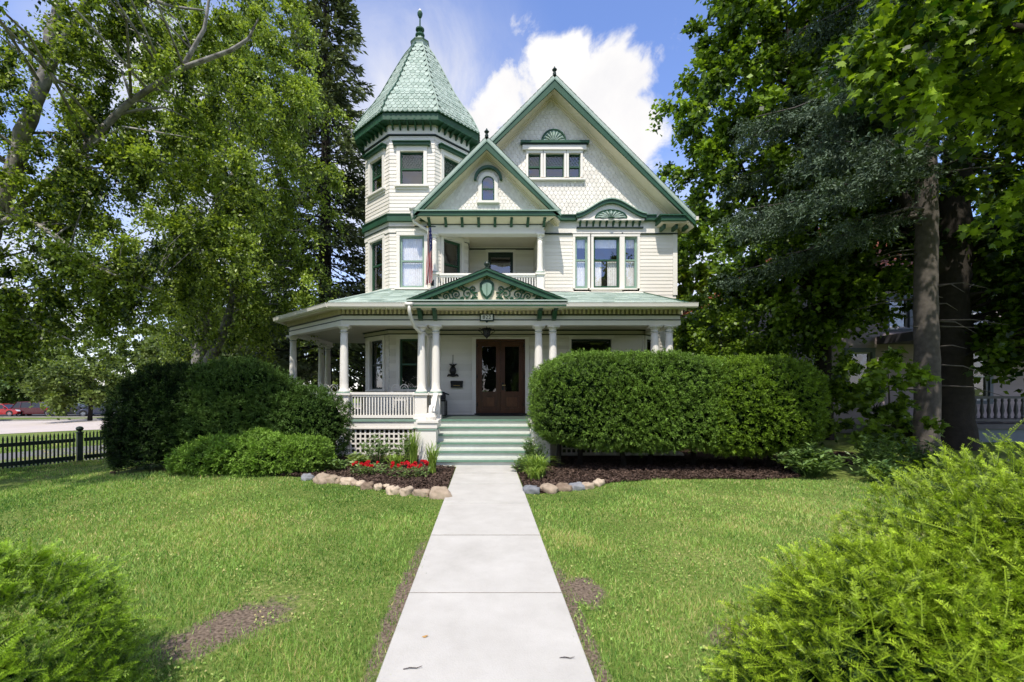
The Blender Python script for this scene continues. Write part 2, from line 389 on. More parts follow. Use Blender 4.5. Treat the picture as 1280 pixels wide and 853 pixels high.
ys = np.concatenate([[-300, -150, -80, -40], np.arange(-20, 80, 4), [120, 200, 400, 700]])
grid_mesh('ground', xs, ys, terr, LAWN)

def soil_mat(name, c0, c1, sc_):
    m, nt, out = new_mat(name)
    b = N(nt, 'ShaderNodeBsdfPrincipled'); b.inputs['Roughness'].default_value = 1; b.inputs['Specular IOR Level'].default_value = .1
    n, tc = noise_bump(nt, b, sc_, .9, .04, 8)
    r = N(nt, 'ShaderNodeValToRGB'); r.color_ramp.elements[0].position = .3; r.color_ramp.elements[1].position = .7
    r.color_ramp.elements[0].color = rgba(c0); r.color_ramp.elements[1].color = rgba(c1)
    L(nt, n.outputs['Fac'], r.inputs['Fac']); L(nt, r.outputs[0], b.inputs['Base Color']); L(nt, b.outputs[0], out.inputs[0]); return m
SOIL = soil_mat('bare_soil', (.085, .065, .05), (.27, .21, .165), 30)
MULCH = soil_mat('mulch', (.012, .008, .006), (.085, .052, .038), 45)
# concrete walk
def concrete():
    m, nt, out = new_mat('concrete')
    b = N(nt, 'ShaderNodeBsdfPrincipled'); b.inputs['Roughness'].default_value = .85; b.inputs['Specular IOR Level'].default_value = .25
    n, tc = noise_bump(nt, b, 90, .25, .01, 6)
    n2 = N(nt, 'ShaderNodeTexNoise'); n2.inputs['Scale'].default_value = 1.9; n2.inputs['Detail'].default_value = 12; n2.inputs['Roughness'].default_value = .7
    L(nt, tc.outputs['Object'], n2.inputs['Vector'])
    r = N(nt, 'ShaderNodeValToRGB'); r.color_ramp.elements[0].position = .25; r.color_ramp.elements[1].position = .7
    r.color_ramp.elements[0].color = (.42, .405, .375, 1); r.color_ramp.elements[1].color = (.55, .535, .505, 1)
    L(nt, n2.outputs['Fac'], r.inputs['Fac'])
    n3 = N(nt, 'ShaderNodeTexNoise'); n3.inputs['Scale'].default_value = 160; n3.inputs['Detail'].default_value = 3
    L(nt, tc.outputs['Object'], n3.inputs['Vector'])
    r3 = N(nt, 'ShaderNodeValToRGB'); r3.color_ramp.elements[0].position = .22; r3.color_ramp.elements[1].position = .36
    r3.color_ramp.elements[0].color = (.55, .53, .5, 1); r3.color_ramp.elements[1].color = (1, 1, 1, 1)
    L(nt, n3.outputs['Fac'], r3.inputs['Fac'])
    mx = N(nt, 'ShaderNodeMix', data_type='RGBA', blend_type='MULTIPLY'); mx.inputs[0].default_value = 1
    L(nt, r.outputs[0], mx.inputs[6]); L(nt, r3.outputs[0], mx.inputs[7])
    L(nt, mx.outputs[2], b.inputs['Base Color']); L(nt, b.outputs[0], out.inputs[0]); return m
CONC = concrete()
PW = .61; DRIVE0 = simple('joint_dirt', (.17, .155, .13), 1, .4, 20)
mb = MB()
ycuts = [-2, 1.1, 2.25, 3.62, 5.05, 6.45, 7.75, 8.75, 9.58]
for i in range(len(ycuts) - 1):
    a, b = ycuts[i] + .007, ycuts[i + 1] - .007; x0, x1 = -PW, PW; e = .006
    dz = random.uniform(-.003, .003)
    vs = [(x0, a, 0), (x1, a, 0), (x1, b, 0), (x0, b, 0), (x0, a, .02 + dz), (x1, a, .02 + dz), (x1, b, .02 + dz), (x0, b, .02 + dz),
          (x0 + e, a + e, .03 + dz), (x1 - e, a + e, .03 + dz), (x1 - e, b - e, .03 + dz), (x0 + e, b - e, .03 + dz)]
    mb.mesh(vs, [(0, 1, 5, 4), (1, 2, 6, 5), (2, 3, 7, 6), (3, 0, 4, 7), (4, 5, 9, 8), (5, 6, 10, 9), (6, 7, 11, 10), (7, 4, 8, 11), (8, 9, 10, 11)], CONC)
for yc_ in ycuts[1:-1]: mb.box(-PW + .004, PW - .004, yc_ - .008, yc_ + .008, .002, .0262, DRIVE0)
o = mb.build('concrete_path'); o['kind'] = 'structure'
SOILS = [(-1.78, 3.16, .42, .24, .9), (.80, 3.72, .15, .27, .1), (-.66, 3.7, .075, 1.2, 0), (.66, 3.2, .06, 1.2, 0), (1.75, 3.0, .30, .22, .4)]
SOILK = [1, 1, .6, .4, .4]
def soilp(x, y):
    r = np.zeros(len(x))
    for (cx, cy, rx, ry, rot), k in zip(SOILS, SOILK):
        dx, dy = x - cx, y - cy; u = (dx * math.cos(rot) + dy * math.sin(rot)) / rx; v = (-dx * math.sin(rot) + dy * math.cos(rot)) / ry
        r = np.maximum(r, k * np.clip(1.6 - 1.25 * np.sqrt(u * u + v * v), 0, 1))
    return r
gb = LAWN.node_tree; bsd = [n for n in gb.nodes if n.type == 'BSDF_PRINCIPLED'][0]; oldc = bsd.inputs['Base Color'].links[0].from_socket
tcg = N(gb, 'ShaderNodeTexCoord'); nzs = N(gb, 'ShaderNodeTexNoise'); nzs.inputs['Scale'].default_value = 7; nzs.inputs['Detail'].default_value = 9; nzs.inputs['Roughness'].default_value = .7; L(gb, tcg.outputs['Object'], nzs.inputs['Vector'])
tot_ = None
for (cx, cy, rx, ry, rot), k in zip(SOILS, SOILK):
    mp = N(gb, 'ShaderNodeMapping', vector_type='TEXTURE'); mp.inputs['Location'].default_value = (cx, cy, 0); mp.inputs['Rotation'].default_value = (0, 0, rot); mp.inputs['Scale'].default_value = (rx, ry, 1)
    L(gb, tcg.outputs['Object'], mp.inputs['Vector']); ln_ = N(gb, 'ShaderNodeVectorMath', operation='LENGTH'); L(gb, mp.outputs[0], ln_.inputs[0])
    m1 = N(gb, 'ShaderNodeMath', operation='MULTIPLY_ADD'); m1.inputs[1].default_value = -1.0; m1.inputs[2].default_value = 1.0 + .2 * k; L(gb, ln_.outputs['Value'], m1.inputs[0])
    if tot_ is None: tot_ = m1.outputs[0]
    else:
        m2 = N(gb, 'ShaderNodeMath', operation='MAXIMUM'); L(gb, tot_, m2.inputs[0]); L(gb, m1.outputs[0], m2.inputs[1]); tot_ = m2.outputs[0]
m3 = N(gb, 'ShaderNodeMath', operation='MULTIPLY_ADD'); m3.inputs[1].default_value = 2.2; L(gb, nzs.outputs['Fac'], m3.inputs[0])
m4 = N(gb, 'ShaderNodeMath', operation='ADD'); m4.inputs[1].default_value = -1.25; L(gb, tot_, m4.inputs[0]); L(gb, m4.outputs[0], m3.inputs[2])
mrs = N(gb, 'ShaderNodeMapRange', interpolation_type='SMOOTHSTEP'); mrs.inputs['From Min'].default_value = -.25; mrs.inputs['From Max'].default_value = .25; L(gb, m3.outputs[0], mrs.inputs['Value'])
n5 = N(gb, 'ShaderNodeTexNoise'); n5.inputs['Scale'].default_value = 45; n5.inputs['Detail'].default_value = 8; L(gb, tcg.outputs['Object'], n5.inputs['Vector'])
r5 = N(gb, 'ShaderNodeValToRGB'); r5.color_ramp.elements[0].position = .3; r5.color_ramp.elements[1].position = .72; r5.color_ramp.elements[0].color = (.055, .04, .03, 1); r5.color_ramp.elements[1].color = (.27, .21, .16, 1); L(gb, n5.outputs['Fac'], r5.inputs['Fac'])
mxs = N(gb, 'ShaderNodeMix', data_type='RGBA'); L(gb, mrs.outputs[0], mxs.inputs[0]); L(gb, oldc, mxs.inputs[6]); L(gb, r5.outputs[0], mxs.inputs[7]); L(gb, mxs.outputs[2], bsd.inputs['Base Color'])
def gp(px, py, z=0):
    D = (H - z) * F / (py - CY); return ((px - CX) * D / F, D)
BEDL = [gp(378, 597), gp(400, 600), gp(440, 606), gp(480, 613), gp(520, 618), gp(553, 621), (-.64, 7.0), (-.63, 7.6), (-.63, 9.5), (-1.1, 9.62), (-1.1, 11.4), (-4.5, 11.6), (-7.5, 11.5), (-8.2, 9.9), (-7.6, 9.2), (-5.5, 8.95)]
BEDR = [(.63, 9.5), (.63, 8.0), gp(655, 612), gp(672, 618), gp(705, 614), gp(740, 609), gp(765, 604), gp(830, 600), gp(900, 599), gp(960, 600), gp(1000, 597), (6.6, 9.4), (9.5, 10.2), (9.5, 11.8), (5.5, 13.2), (1.05, 11.4), (1.05, 9.62)]
mb = MB()
mb.poly([(x, y, .012 + terrs(x, y)) for x, y in BEDL], MULCH); mb.poly([(x, y, .012) for x, y in BEDR], MULCH)
o = mb.build('mulch_bed'); o['kind'] = 'structure'
def inpoly(x, y, poly):
    x = np.asarray(x); y = np.asarray(y); r = np.zeros(x.shape, bool); n = len(poly)
    for i in range(n):
        x0, y0 = poly[i]; x1, y1 = poly[(i + 1) % n]
        c = ((y0 > y) != (y1 > y)) & (x < (x1 - x0) * (y - y0) / ((y1 - y0) if abs(y1 - y0) > 1e-9 else 1e-9) + x0); r ^= c
    return r
# mulch chips
def chips(n):
    out = []
    for poly, bb in ((BEDL, (-4.2, -.6, 6.9, 11)), (BEDR, (.6, 8.5, 7, 10.5))):
        x = rng.uniform(bb[0], bb[1], n); y = rng.uniform(bb[2], bb[3], n); k = inpoly(x, y, poly); out.append(np.stack([x[k], y[k]], 1))
    p = np.concatenate(out); m = len(p); a = rng.uniform(0, 2 * PI, m); l = rng.uniform(.012, .035, m); w_ = rng.uniform(.004, .011, m)
    u = np.stack([np.cos(a), np.sin(a), rng.normal(0, .35, m)], 1); v = np.stack([-np.sin(a), np.cos(a), rng.normal(0, .4, m)], 1)
    c = np.stack([p[:, 0], p[:, 1], np.full(m, .016) + rng.uniform(.004, .035, m)], 1)
    vs = np.stack([c - u * l[:, None] - v * w_[:, None], c + u * l[:, None] - v * w_[:, None], c + u * l[:, None] + v * w_[:, None], c - u * l[:, None] + v * w_[:, None]], 1)
    return vs, rng.uniform(0, 1, m)
vs, t = chips(26000)
o = raw_mesh('mulch_chips', vs, 4, [CHIP], t); o['kind'] = 'stuff'

DRIVE = simple('driveway_asphalt', (.17, .165, .165), .9, .2, 3, bump=.3)
# road, verge, kerb, car park (on the sloping ground at the far left)
def strip(name, y0, y1, x0, x1, mat, dz, fx=None):
    mb = MB(); n = 50; ny = 6
    for i in range(n):
        for j in range(ny):
            a = x0 + (x1 - x0) * i / n; b = x0 + (x1 - x0) * (i + 1) / n; c = y0 + (y1 - y0) * j / ny; d = y0 + (y1 - y0) * (j + 1) / ny
            mb.poly([(a, c, terrs(a, c) + dz), (b, c, terrs(b, c) + dz), (b, d, terrs(b, d) + dz), (a, d, terrs(a, d) + dz)], mat)
    o = mb.build(name); o['kind'] = 'structure'; return o
strip('road', 23.5, 45.5, -120, -10, ROADC, .012)
strip('car_park', 51.0, 64, -130, -10, ASPH, .012)
mb = MB()
for (yy, z1) in ((45.6, .13), (50.9, .13)):
    for i in range(60):
        a = -120 + 110 * i / 60; b = a + 110 / 60 - .02
        mb.prism([(a, yy, terrs(a, 0) - .05), (b, yy, terrs(b, 0) - .05), (b, yy, terrs(b, 0) + z1), (a, yy, terrs(a, 0) + z1)], (0, .18, 0), CURB)
o = mb.build('kerb'); o['kind'] = 'structure'
mb = MB(); fd = Vector((1.2, 1.8)).normalized(); fn_ = Vector((-fd.y, fd.x)); fo = Vector((-10.7, 12.0))
for i in range(40):
    for j in range(8):
        q = [fo + fd * (-9 + (i + a) * .62) + fn_ * (.25 + (j + b) * .5) for a, b in ((0, 0), (1, 0), (1, 1), (0, 1))]
        mb.poly([(p.x, p.y, terrs(p.x, p.y) + .01) for p in q][::-1], DRIVE)
o = mb.build('driveway'); o['kind'] = 'structure'
mb = MB()
mb.poly([(x, y, terrs(x, y) + .02) for x, y in [(-21, 30.5), (-14, 29), (-12, 34), (-20, 36.5), (-27, 35.5)]], LAWN)
o = mb.build('grass_verge'); o['kind'] = 'structure'

# ------------------------------------------------------------------ the house
house = thing('victorian_house', 'tall cream Victorian house with green trim, octagonal corner turret and wraparound front porch', 'house', (0, 13.9, 0))
HB = house
def frame(mb, o, u, n): mb.fr = (o, u, n); return mb
def clap(mb, u0, u1, z0, z1, ops=(), course=.105, mat=None, proud=.013, outline=None):
    mat = mat or SIDING; z = z0
    while z < z1 - .01:
        zt = min(z + course, z1); zm = (z + zt) / 2
        iv = [(u0, u1)] if outline is None else [outline(zm)]
        for (a, b, c, d) in ops:
            if c < zm < d:
                nv = []
                for (p, q) in iv:
                    if b <= p or a >= q: nv.append((p, q)); continue
                    if a > p: nv.append((p, a))
                    if b < q: nv.append((b, q))
                iv = nv
        for (p, q) in iv:
            if q - p < .01: continue
            # break long boards at a random butt joint so tone varies slightly
            cuts = [p]
            while q - cuts[-1] > 3.2: cuts.append(cuts[-1] + random.uniform(1.4, 3.0))
            cuts.append(q)
            for k in range(len(cuts) - 1):
                p_, q_ = cuts[k], cuts[k + 1]; t = random.random()
                a = mb.P(p_, proud, z); b = mb.P(q_, proud, z); c = mb.P(q_, .003, zt); d = mb.P(p_, .003, zt)
                mb.poly([a, b, c, d], mat, t); mb.poly([mb.P(p_, 0, z), mb.P(q_, 0, z), b, a], mat, t)
        z = zt
def shingle_face(mb, p, u, dn, n, w_, l, mat, tint, lift=.016, segs=4):
    """one rounded shingle hanging from p, tip lifted outward"""
    p = Vector(p); u = Vector(u); dn = Vector(dn); n = Vector(n); hw = w_ / 2 * .95
    pts = [p - u * hw, p + u * hw]; sq = l * .55
    for k in range(segs + 1):
        an = PI * k / segs; x = hw * math.cos(an); y = sq + (l - sq) * math.sin(an); pts.append(p + u * x + dn * y + n * (lift * y / l))
    mb.poly([pts[0], *reversed(pts[2:]), pts[1]][::-1], mat, tint)
    # lip thickness
    lip = pts[2:]
    for k in range(len(lip) - 1): mb.poly([lip[k], lip[k + 1], lip[k + 1] - n * lift * .9, lip[k] - n * lift * .9], mat, tint)
def scale_wall(mb, o, u, n, z0, z1, outline, ops, w_=.125, row=.118, mat=None):
    mat = mat or SIDING; frame(mb, o, u, n); z = z1; r = 0; dn = Vector((0, 0, -1)); uu = Vector((u[0], u[1], 0)); nn = Vector((n[0], n[1], 0))
    while z > z0:
        a, b = outline(z - row * .5)
        k0 = int(math.floor(a / w_)) - 1
        x = k0 * w_ + (w_ / 2 if r % 2 else 0)
        while x < b + w_:
            if a - .03 < x < b + .03 and not any(q0 - .01 < x < q1 + .01 and c < z - row * .6 < d for (q0, q1, c, d) in ops):
                shingle_face(mb, mb.P(x, .004, z), uu, dn, nn, w_, row * 1.42, mat, random.random(), .012)
            x += w_
        z -= row; r += 1
def roofplane(mb, a, b, c, d, mat, course=.15, wid=.3, lift=.012, skip=None):
    """a-b eave left to right, c-d top right to left; courses of shingles"""
    a, b, c, d = map(Vector, (a, b, c, d)); n = (b - a).cross(d - a)
    if n.length < 1e-6: n = (b - a).cross(c - a)
    n.normalize(); ln = ((d + c) / 2 - (a + b) / 2).length; nr = max(1, int(ln / course))
    for i in range(nr):
        t0, t1 = i / nr, (i + 1.0) / nr
        l0, r0 = a.lerp(d, t0), b.lerp(c, t0); l1, r1 = a.lerp(d, min(1, t1 + .02)), b.lerp(c, min(1, t1 + .02))
        wd = (r0 - l0).length; nc = max(1, int(wd / wid)); off = random.random()
        cuts = [0] + sorted(min(1, max(0, (k + off) / (nc + 1) + random.uniform(-.1, .1) / (nc + 1))) for k in range(nc + 1)) + [1]
        for k in range(len(cuts) - 1):
            if cuts[k + 1] - cuts[k] < 1e-4: continue
            p, q = l0.lerp(r0, cuts[k]), l0.lerp(r0, cuts[k + 1]); s, e = l1.lerp(r1, cuts[k + 1]), l1.lerp(r1, cuts[k]); t = min(1, max(0, random.gauss(.5, .28)))
            li = lift * random.uniform(.7, 1.2)
            mb.poly([p + n * li, q + n * li, s, e], mat, t); mb.poly([p - n * .004, q - n * .004, q + n * li, p + n * li], mat, t)

def window(o, u, n, u0, u1, z0, z1, casing=.10, sashw=.05, rail=None, lead=None, curtain=None, sill=True, sash_mat=None, cas_mat=None, glass=None, hood=None, depth=.3, parent=None, label=None):
    """double hung window let into a wall: casing mesh with frame, sash, pane and curtain below it"""
    sash_mat = sash_mat or GREEN; cas_mat = cas_mat or WHITE
    mb = frame(MB(), o, u, n); c = casing
    mb.fbox(u0 - c, u0, .004, .045, z0, z1, cas_mat); mb.fbox(u1, u1 + c, .004, .045, z0, z1, cas_mat)
    mb.fbox(u0 - c, u1 + c, .004, .050, z1, z1 + c * 1.15, cas_mat)
    mb.fbox(u0 - c - .02, u1 + c + .02, .004, .058, z1 + c * 1.15, z1 + c * 1.15 + .025, cas_mat)
    if sill: mb.fbox(u0 - c - .05, u1 + c + .05, .003, .10, z0 - .05, z0, cas_mat); mb.fbox(u0 - c, u1 + c, .004, .04, z0 - .12, z0 - .052, cas_mat)
    # reveal and the dark room behind it
    mb.fbox(u0 - .03, u0, -.14, .003, z0, z1, cas_mat); mb.fbox(u1, u1 + .03, -.14, .003, z0, z1, cas_mat); mb.fbox(u0 - .03, u1 + .03, -.14, .003, z1, z1 + .03, cas_mat); mb.fbox(u0 - .03, u1 + .03, -.14, .003, z0 - .03, z0, cas_mat)
    P = mb.P; e = .028
    for q in ([(u0 - e, -depth, z0 - e), (u1 + e, -depth, z0 - e), (u1 + e, -depth, z1 + e), (u0 - e, -depth, z1 + e)],):
        mb.poly([P(*x) for x in q], DARKROOM)
    for (p, q) in (((u0 - e, z0 - e), (u1 + e, z0 - e)), ((u1 + e, z0 - e), (u1 + e, z1 + e)), ((u1 + e, z1 + e), (u0 - e, z1 + e)), ((u0 - e, z1 + e), (u0 - e, z0 - e))):
        mb.poly([P(p[0], -depth, p[1]), P(q[0], -depth, q[1]), P(q[0], -.141, q[1]), P(p[0], -.141, p[1])], DARKROOM)
    if hood:
        mb.fbox(u0 - c - .08, u1 + c + .08, .004, .13, z1 + c * 1.15 + .027, z1 + c * 1.15 + .10, GREEN)
        mb.fbox(u0 - c - .11, u1 + c + .11, .004, .17, z1 + c * 1.15 + .102, z1 + c * 1.15 + .125, GREEN)
    wn_ = mb.build('window', parent or HB, label=label)
    m = frame(MB(), o, u, n); s = sashw; rl = rail if rail is not None else (z0 + z1) / 2
    m.fbox(u0, u0 + s, -.10, -.045, z0, z1, sash_mat); m.fbox(u1 - s, u1, -.10, -.045, z0, z1, sash_mat)
    m.fbox(u0 + s, u1 - s, -.10, -.045, z1 - s, z1, sash_mat); m.fbox(u0 + s, u1 - s, -.10, -.045, z0, z0 + s * 1.3, sash_mat)
    if rl: m.fbox(u0 + s, u1 - s, -.095, -.035, rl - .022, rl + .022, sash_mat)
    if lead:
        a, b, zt, zb = u0 + s, u1 - s, z1 - s, rl + .022; st = lead; k = -12
        Pm = m.P; ww = .008
        def seg(p, q):
            m.bar(Pm(p[0], -.07, p[1]), Pm(q[0], -.07, q[1]), ww, ww, sash_mat)
        for sgn in (1, -1):
            for k in range(-30, 31):
                # lines z = zb + sgn*1.4*(x-a) + k*st
                pts = []
                for x in (a, b):
                    z = zb + sgn * 1.4 * (x - a) + k * st
                    if zb <= z <= zt: pts.append((x, z))
                for z in (zb, zt):
                    x = a + (z - zb - k * st) / (sgn * 1.4)
                    if a < x < b: pts.append((x, z))
                if len(pts) >= 2: seg(pts[0], pts[1])
    m.build('sash', wn_)
    g = frame(MB(), o, u, n); g.poly([g.P(u0 + s * .5, -.078, z0 + s * .5), g.P(u1 - s * .5, -.078, z0 + s * .5), g.P(u1 - s * .5, -.078, z1 - s * .5), g.P(u0 + s * .5, -.078, z1 - s * .5)], glass or GLASS)
    g.build('pane', wn_)
    if curtain:
        cm = frame(MB(), o, u, n)
        for (a, b, za, zb_) in curtain:
            nn = max(6, int((b - a) / .018)); prev = None
            for i in range(nn + 1):
                x = a + (b - a) * i / nn; d = -.135 + .012 * math.sin(i * 1.9) + random.uniform(-.004, .004)
                if prev: cm.poly([cm.P(prev[0], prev[1], za), cm.P(x, d, za), cm.P(x, d, zb_), cm.P(prev[0], prev[1], zb_)], CURTAIN, random.random())
                prev = (x, d)
        cm.build('curtain', wn_)
    return wn_

FN = ((0, -1, 0)); FU = ((1, 0, 0))
# ---- first floor walls behind the porch
Y1 = 13.15
doorw = (-.28, 1.14, .9, 3.08); rwin = (2.47, 3.63, 1.6, 3.08)
mb = frame(MB(), (0, Y1, 0), FU, FN)
clap(mb, -1.31, 4.53, .9, 3.45, [doorw, rwin])
S2 = .70711
frame(mb, (4.53, Y1, 0), (S2, S2, 0), (S2, -S2, 0)); clap(mb, 0, 1.51, .3, 4.1, [(.2, .95, 1.6, 3.1)])
frame(mb, (5.6, 14.22, 0), (0, 1, 0), (1, 0, 0)); clap(mb, 0, 8.7, .3, 4.19, [])
mb.build('lower_wall', HB)
window((4.53, Y1, 0), (S2, S2, 0), (S2, -S2, 0), .2, .95, 1.6, 3.1, sash_mat=BLACKGREEN)
window((0, Y1, 0), FU, FN, *rwin, sash_mat=BLACKGREEN, glass=GLASSD, casing=.07)
# ---- upper front wall (right of the balcony)
Y2 = 13.4; X2L, X2R = 1.62, 5.6
tri = (2.61, 4.50)
mb = frame(MB(), (0, Y2, 0), FU, FN)
clap(mb, X2L, X2R, 4.2, 6.2, [(tri[0] - .02, tri[1] + .02, 4.56, 6.2)])
frame(mb, (X2R, Y2, 0), (0, 1, 0), (1, 0, 0)); clap(mb, 0, 9.6, 4.2, 6.57)
mb.fr = ((0, Y2, 0), FU, FN)
mb.poly([(X2L, Y2 + .02, 4.08), (X2R, Y2 + .02, 4.08), (X2R, 15, 4.08), (X2L, 15, 4.08)], WHITE)
mb.build('upper_wall', HB)
mb = frame(MB(), (0, Y2, 0), FU, FN)
mb.fbox(X2L, X2R + .035, .003, .035, 6.22, 6.60, WHITE); mb.fbox(X2L, X2R + .05, .003, .055, 6.185, 6.215, BLACKGREEN)
mb.fbox(X2L, X2L + .12, .021, .04, 4.4, 6.18, WHITE); mb.fbox(X2R - .10, X2R + .03, .021, .04, 4.4, 6.18, WHITE)
mb.build('frieze', HB)
# triple window
pan = [(2.63, 3.00), (3.17, 3.94), (4.08, 4.46)]
for i, (a, b) in enumerate(pan):
    cur = [(a + .03, b - .03, 4.62, 5.42)] if i != 1 else [(a + .02, a + .27, 4.62, 5.42), (b - .32, b - .02, 4.62, 5.42)]
    cur.append((a + .02, b - .02, 5.82, 6.14))
    window((0, Y2, 0), FU, FN, a, b, 4.6, 6.12, casing=.07, sashw=.06, rail=5.44, curtain=cur, sash_mat=MINT if i != 1 else GREEN, sill=(i == 1))
mb = frame(MB(), (0, Y2, 0), FU, FN); mb.fbox(tri[0] - .1, tri[1] + .1, .003, .13, 4.41, 4.47, WHITE); mb.fbox(tri[0] - .1, tri[1] + .1, .003, .09, 4.35, 4.405, GREEN); mb.build('window_sill', HB)
# ---- main gable
GX, GZ, GY = 1.95, 10.52, 12.86
HW = 3.98; EZ = 6.52; slope = (GZ - EZ) / HW
def gout(z):
    hh = max(.0, (GZ - .18 - z) / slope - .06); return (max(.15, GX - hh), GX + hh)
gw = (1.22, 2.80, 7.84, 8.60)
mb = MB(); yq = Y2 + .012
def gz_(x): return GZ - .25 - slope * abs(x - GX)
mb.poly([(1.21, yq, 6.5), (1.21, yq, gz_(1.21)), (.2, yq, gz_(.2)), (.2, yq, 7.5), (1.0, yq, 6.5)], SIDING)
mb.poly([(1.21, yq, 6.5), (2.81, yq, 6.5), (2.81, yq, 7.81), (1.21, yq, 7.81)], SIDING)
mb.poly([(1.21, yq, 8.63), (2.81, yq, 8.63), (2.81, yq, gz_(2.81)), (GX, yq, gz_(GX)), (1.21, yq, gz_(1.21))], SIDING)
mb.poly([(2.81, yq, 6.5), (GX + HW - .3, yq, 6.5), (2.81, yq, gz_(2.81))], SIDING)
for (a, b) in ((1.21, 1.255), (1.615, 1.765), (2.305, 2.445), (2.785, 2.81)): mb.box(a, b, Y2 - .005, Y2 + .2, 7.8, 8.63, WHITE)
ops = [(1.2, 2.82, 7.8, 8.8)]
scale_wall(mb, (0, Y2, 0), FU, FN, 6.6, GZ - .3, gout, ops)
gwall = mb.build('gable_wall', HB)
for i, (a, b) in enumerate([(1.25, 1.62), (1.76, 2.31), (2.44, 2.79)]):
    window((0, Y2 - .012, 0), FU, FN, a, b, 7.86, 8.56, casing=.06, sashw=.035, rail=8.18, lead=.12, sill=False)
mb = frame(MB(), (0, Y2 - .012, 0), FU, FN)
mb.fbox(1.12, 2.92, .003, .10, 7.76, 7.80, WHITE)
mb.fbox(1.08, 2.95, .062, .10, 8.64, 8.77, WHITE); mb.fbox(1.06, 2.97, .003, .12, 8.775, 8.80, BLACKGREEN); mb.fbox(1.02, 3.02, .003, .16, 8.81, 8.88, GREEN)
mb.build('window_hood', HB)
def fan(cx, z0, r, h, y, rim, name='fan_ornament', flat=1.0, nray=9):
    mb = MB(); n = 24
    pts = [(cx + r * math.cos(PI * k / n), y, z0 + h * math.sin(PI * k / n)) for k in range(n + 1)]
    mb.prism(pts, (0, -.02, 0), MINT)
    mb.tube([(p[0], y - .03, p[2]) for p in pts], rim, GREEN, 6)
    mb.bar((cx - r, y - .03, z0), (cx + r, y - .03, z0), rim * 1.6, rim * 1.6, GREEN)
    for k in range(nray):
        a = PI * (k + .5) / nray; q = (cx + .86 * r * math.cos(a), y - .045, z0 + .86 * h * math.sin(a)); s = (cx + .18 * r * math.cos(a), y - .03, z0 + .18 * h * math.sin(a))
        mb.tube([s, ((s[0] + q[0]) / 2, y - .05, (s[2] + q[2]) / 2), q], [.008, r * .055, r * .03], ROOF, 6)
        a2 = PI * k / nray
        if k: mb.bar((cx + .2 * r * math.cos(a2), y - .028, z0 + .2 * h * math.sin(a2)), (cx + .9 * r * math.cos(a2), y - .028, z0 + .9 * h * math.sin(a2)), .014, .014, GREEN)
    mb.lathe([(.0, -.02), (r * .2, 0), (r * .14, .02)], (cx, y - .04, z0), GREEN, 10)
    return mb.build(name, HB)
fan(2.0, 8.89, .35, .36, Y2 - .02, .025)
# gable roof: two slabs, green rakes, cream soffits
def gable_roof(gx, gz, hw, ez, yf, yb, ywall, board=.19, thick=.09, roofmat=None, name='main_roof', soff=CREAM, courses=True, hwl=None):
    mb = MB(); roofmat = roofmat or MAINROOF; sl_ = (gz - ez) / hw; hwr, ezr = hw, ez; hwl = hwl or hw
    for s in (-1, 1):
        hw = hwr if s > 0 else hwl; ez = gz - sl_ * hw
        ax, az = gx, gz; bx, bz = gx + s * hw, ez
        d = Vector((bx - ax, 0, bz - az)).normalized(); nrm = Vector((-d.z * s, 0, d.x * s)) if s > 0 else Vector((d.z, 0, -d.x))
        if nrm.z < 0: nrm = -nrm
        a = Vector((ax, 0, az)); b = Vector((bx, 0, bz))
        # slab top face as shingle courses
        top_a = a + nrm * .0; 
        L0 = Vector((b.x, yf - .03, b.z)); L1 = Vector((b.x, yb, b.z)); T0 = Vector((a.x, yf - .03, a.z)); T1 = Vector((a.x, yb, a.z))
        up = Vector((0, 0, .012))
        if s > 0: roofplane(mb, L0 + up, L1 + up, T1 + up, T0 + up, roofmat, .17, .5)
        else: roofplane(mb, L1 + up, L0 + up, T0 + up, T1 + up, roofmat, .17, .5)
        # deck slab
        bt = nrm * -.07
        mb.mesh([T0, L0, L1, T1, T0 + bt, L0 + bt, L1 + bt, T1 + bt], MB.HEX, ROOF)
    o = mb.build(name, HB)
    mb = MB(); sb = MB()
    vb = board * math.hypot(hw, gz - ez) / hw
    for s in (-1, 1):
        hw = hwr if s > 0 else hwl; ez = gz - sl_ * hw
        bx = gx + s * hw; z0 = gz - .10; z1 = ez - .10
        mb.prism([(gx, yf, z0), (bx, yf, z1), (bx - s * .0, yf, z1 - vb * .55), (gx, yf, z0 - vb)], (0, .05, 0), GREEN)
        mb.prism([(gx, yf - .025, z0 + .03), (bx, yf - .025, z1 + .03), (bx, yf - .025, z1 - .035), (gx, yf - .025, z0 - .035)], (0, .024, 0), MINT)
        # soffit
        zz0 = gz - .10 - vb * .62; zz1 = ez - .10 - vb * .62
        sb.prism([(gx, yf + .052, zz0), (bx - s * .02, yf + .052, zz1), (bx - s * .02, yf + .052, zz1 - .03), (gx, yf + .052, zz0 - .03)], (0, ywall - yf - .055, 0), soff)
        # inner frieze board on the wall under the soffit
        sb.prism([(gx, ywall - .036, zz0 - .032), (bx, ywall - .036, zz1 - .032), (bx - s * .12, ywall - .036, zz1 - .032), (gx, ywall - .036, zz0 - .15)], (0, .03, 0), soff)
        sb.prism([(gx, ywall - .09, zz0 - .031), (bx, ywall - .09, zz1 - .031), (bx - s * .05, ywall - .09, zz1 - .031), (gx, ywall - .09, zz0 - .085)], (0, .05, 0), soff)
    mb.build('rake_board', o); sb.build('soffit', o)
    f = MB(); f.lathe([(.05, -.05), (.05, .06), (.03, .09), (.075, .15), (.03, .2), (.015, .24)], (gx, yf + .02, gz), BLACKGREEN, 8); f.build('finial', o)
    return o
gable_roof(GX, GZ, HW, EZ, GY, 23, Y2, hwl=1.93)
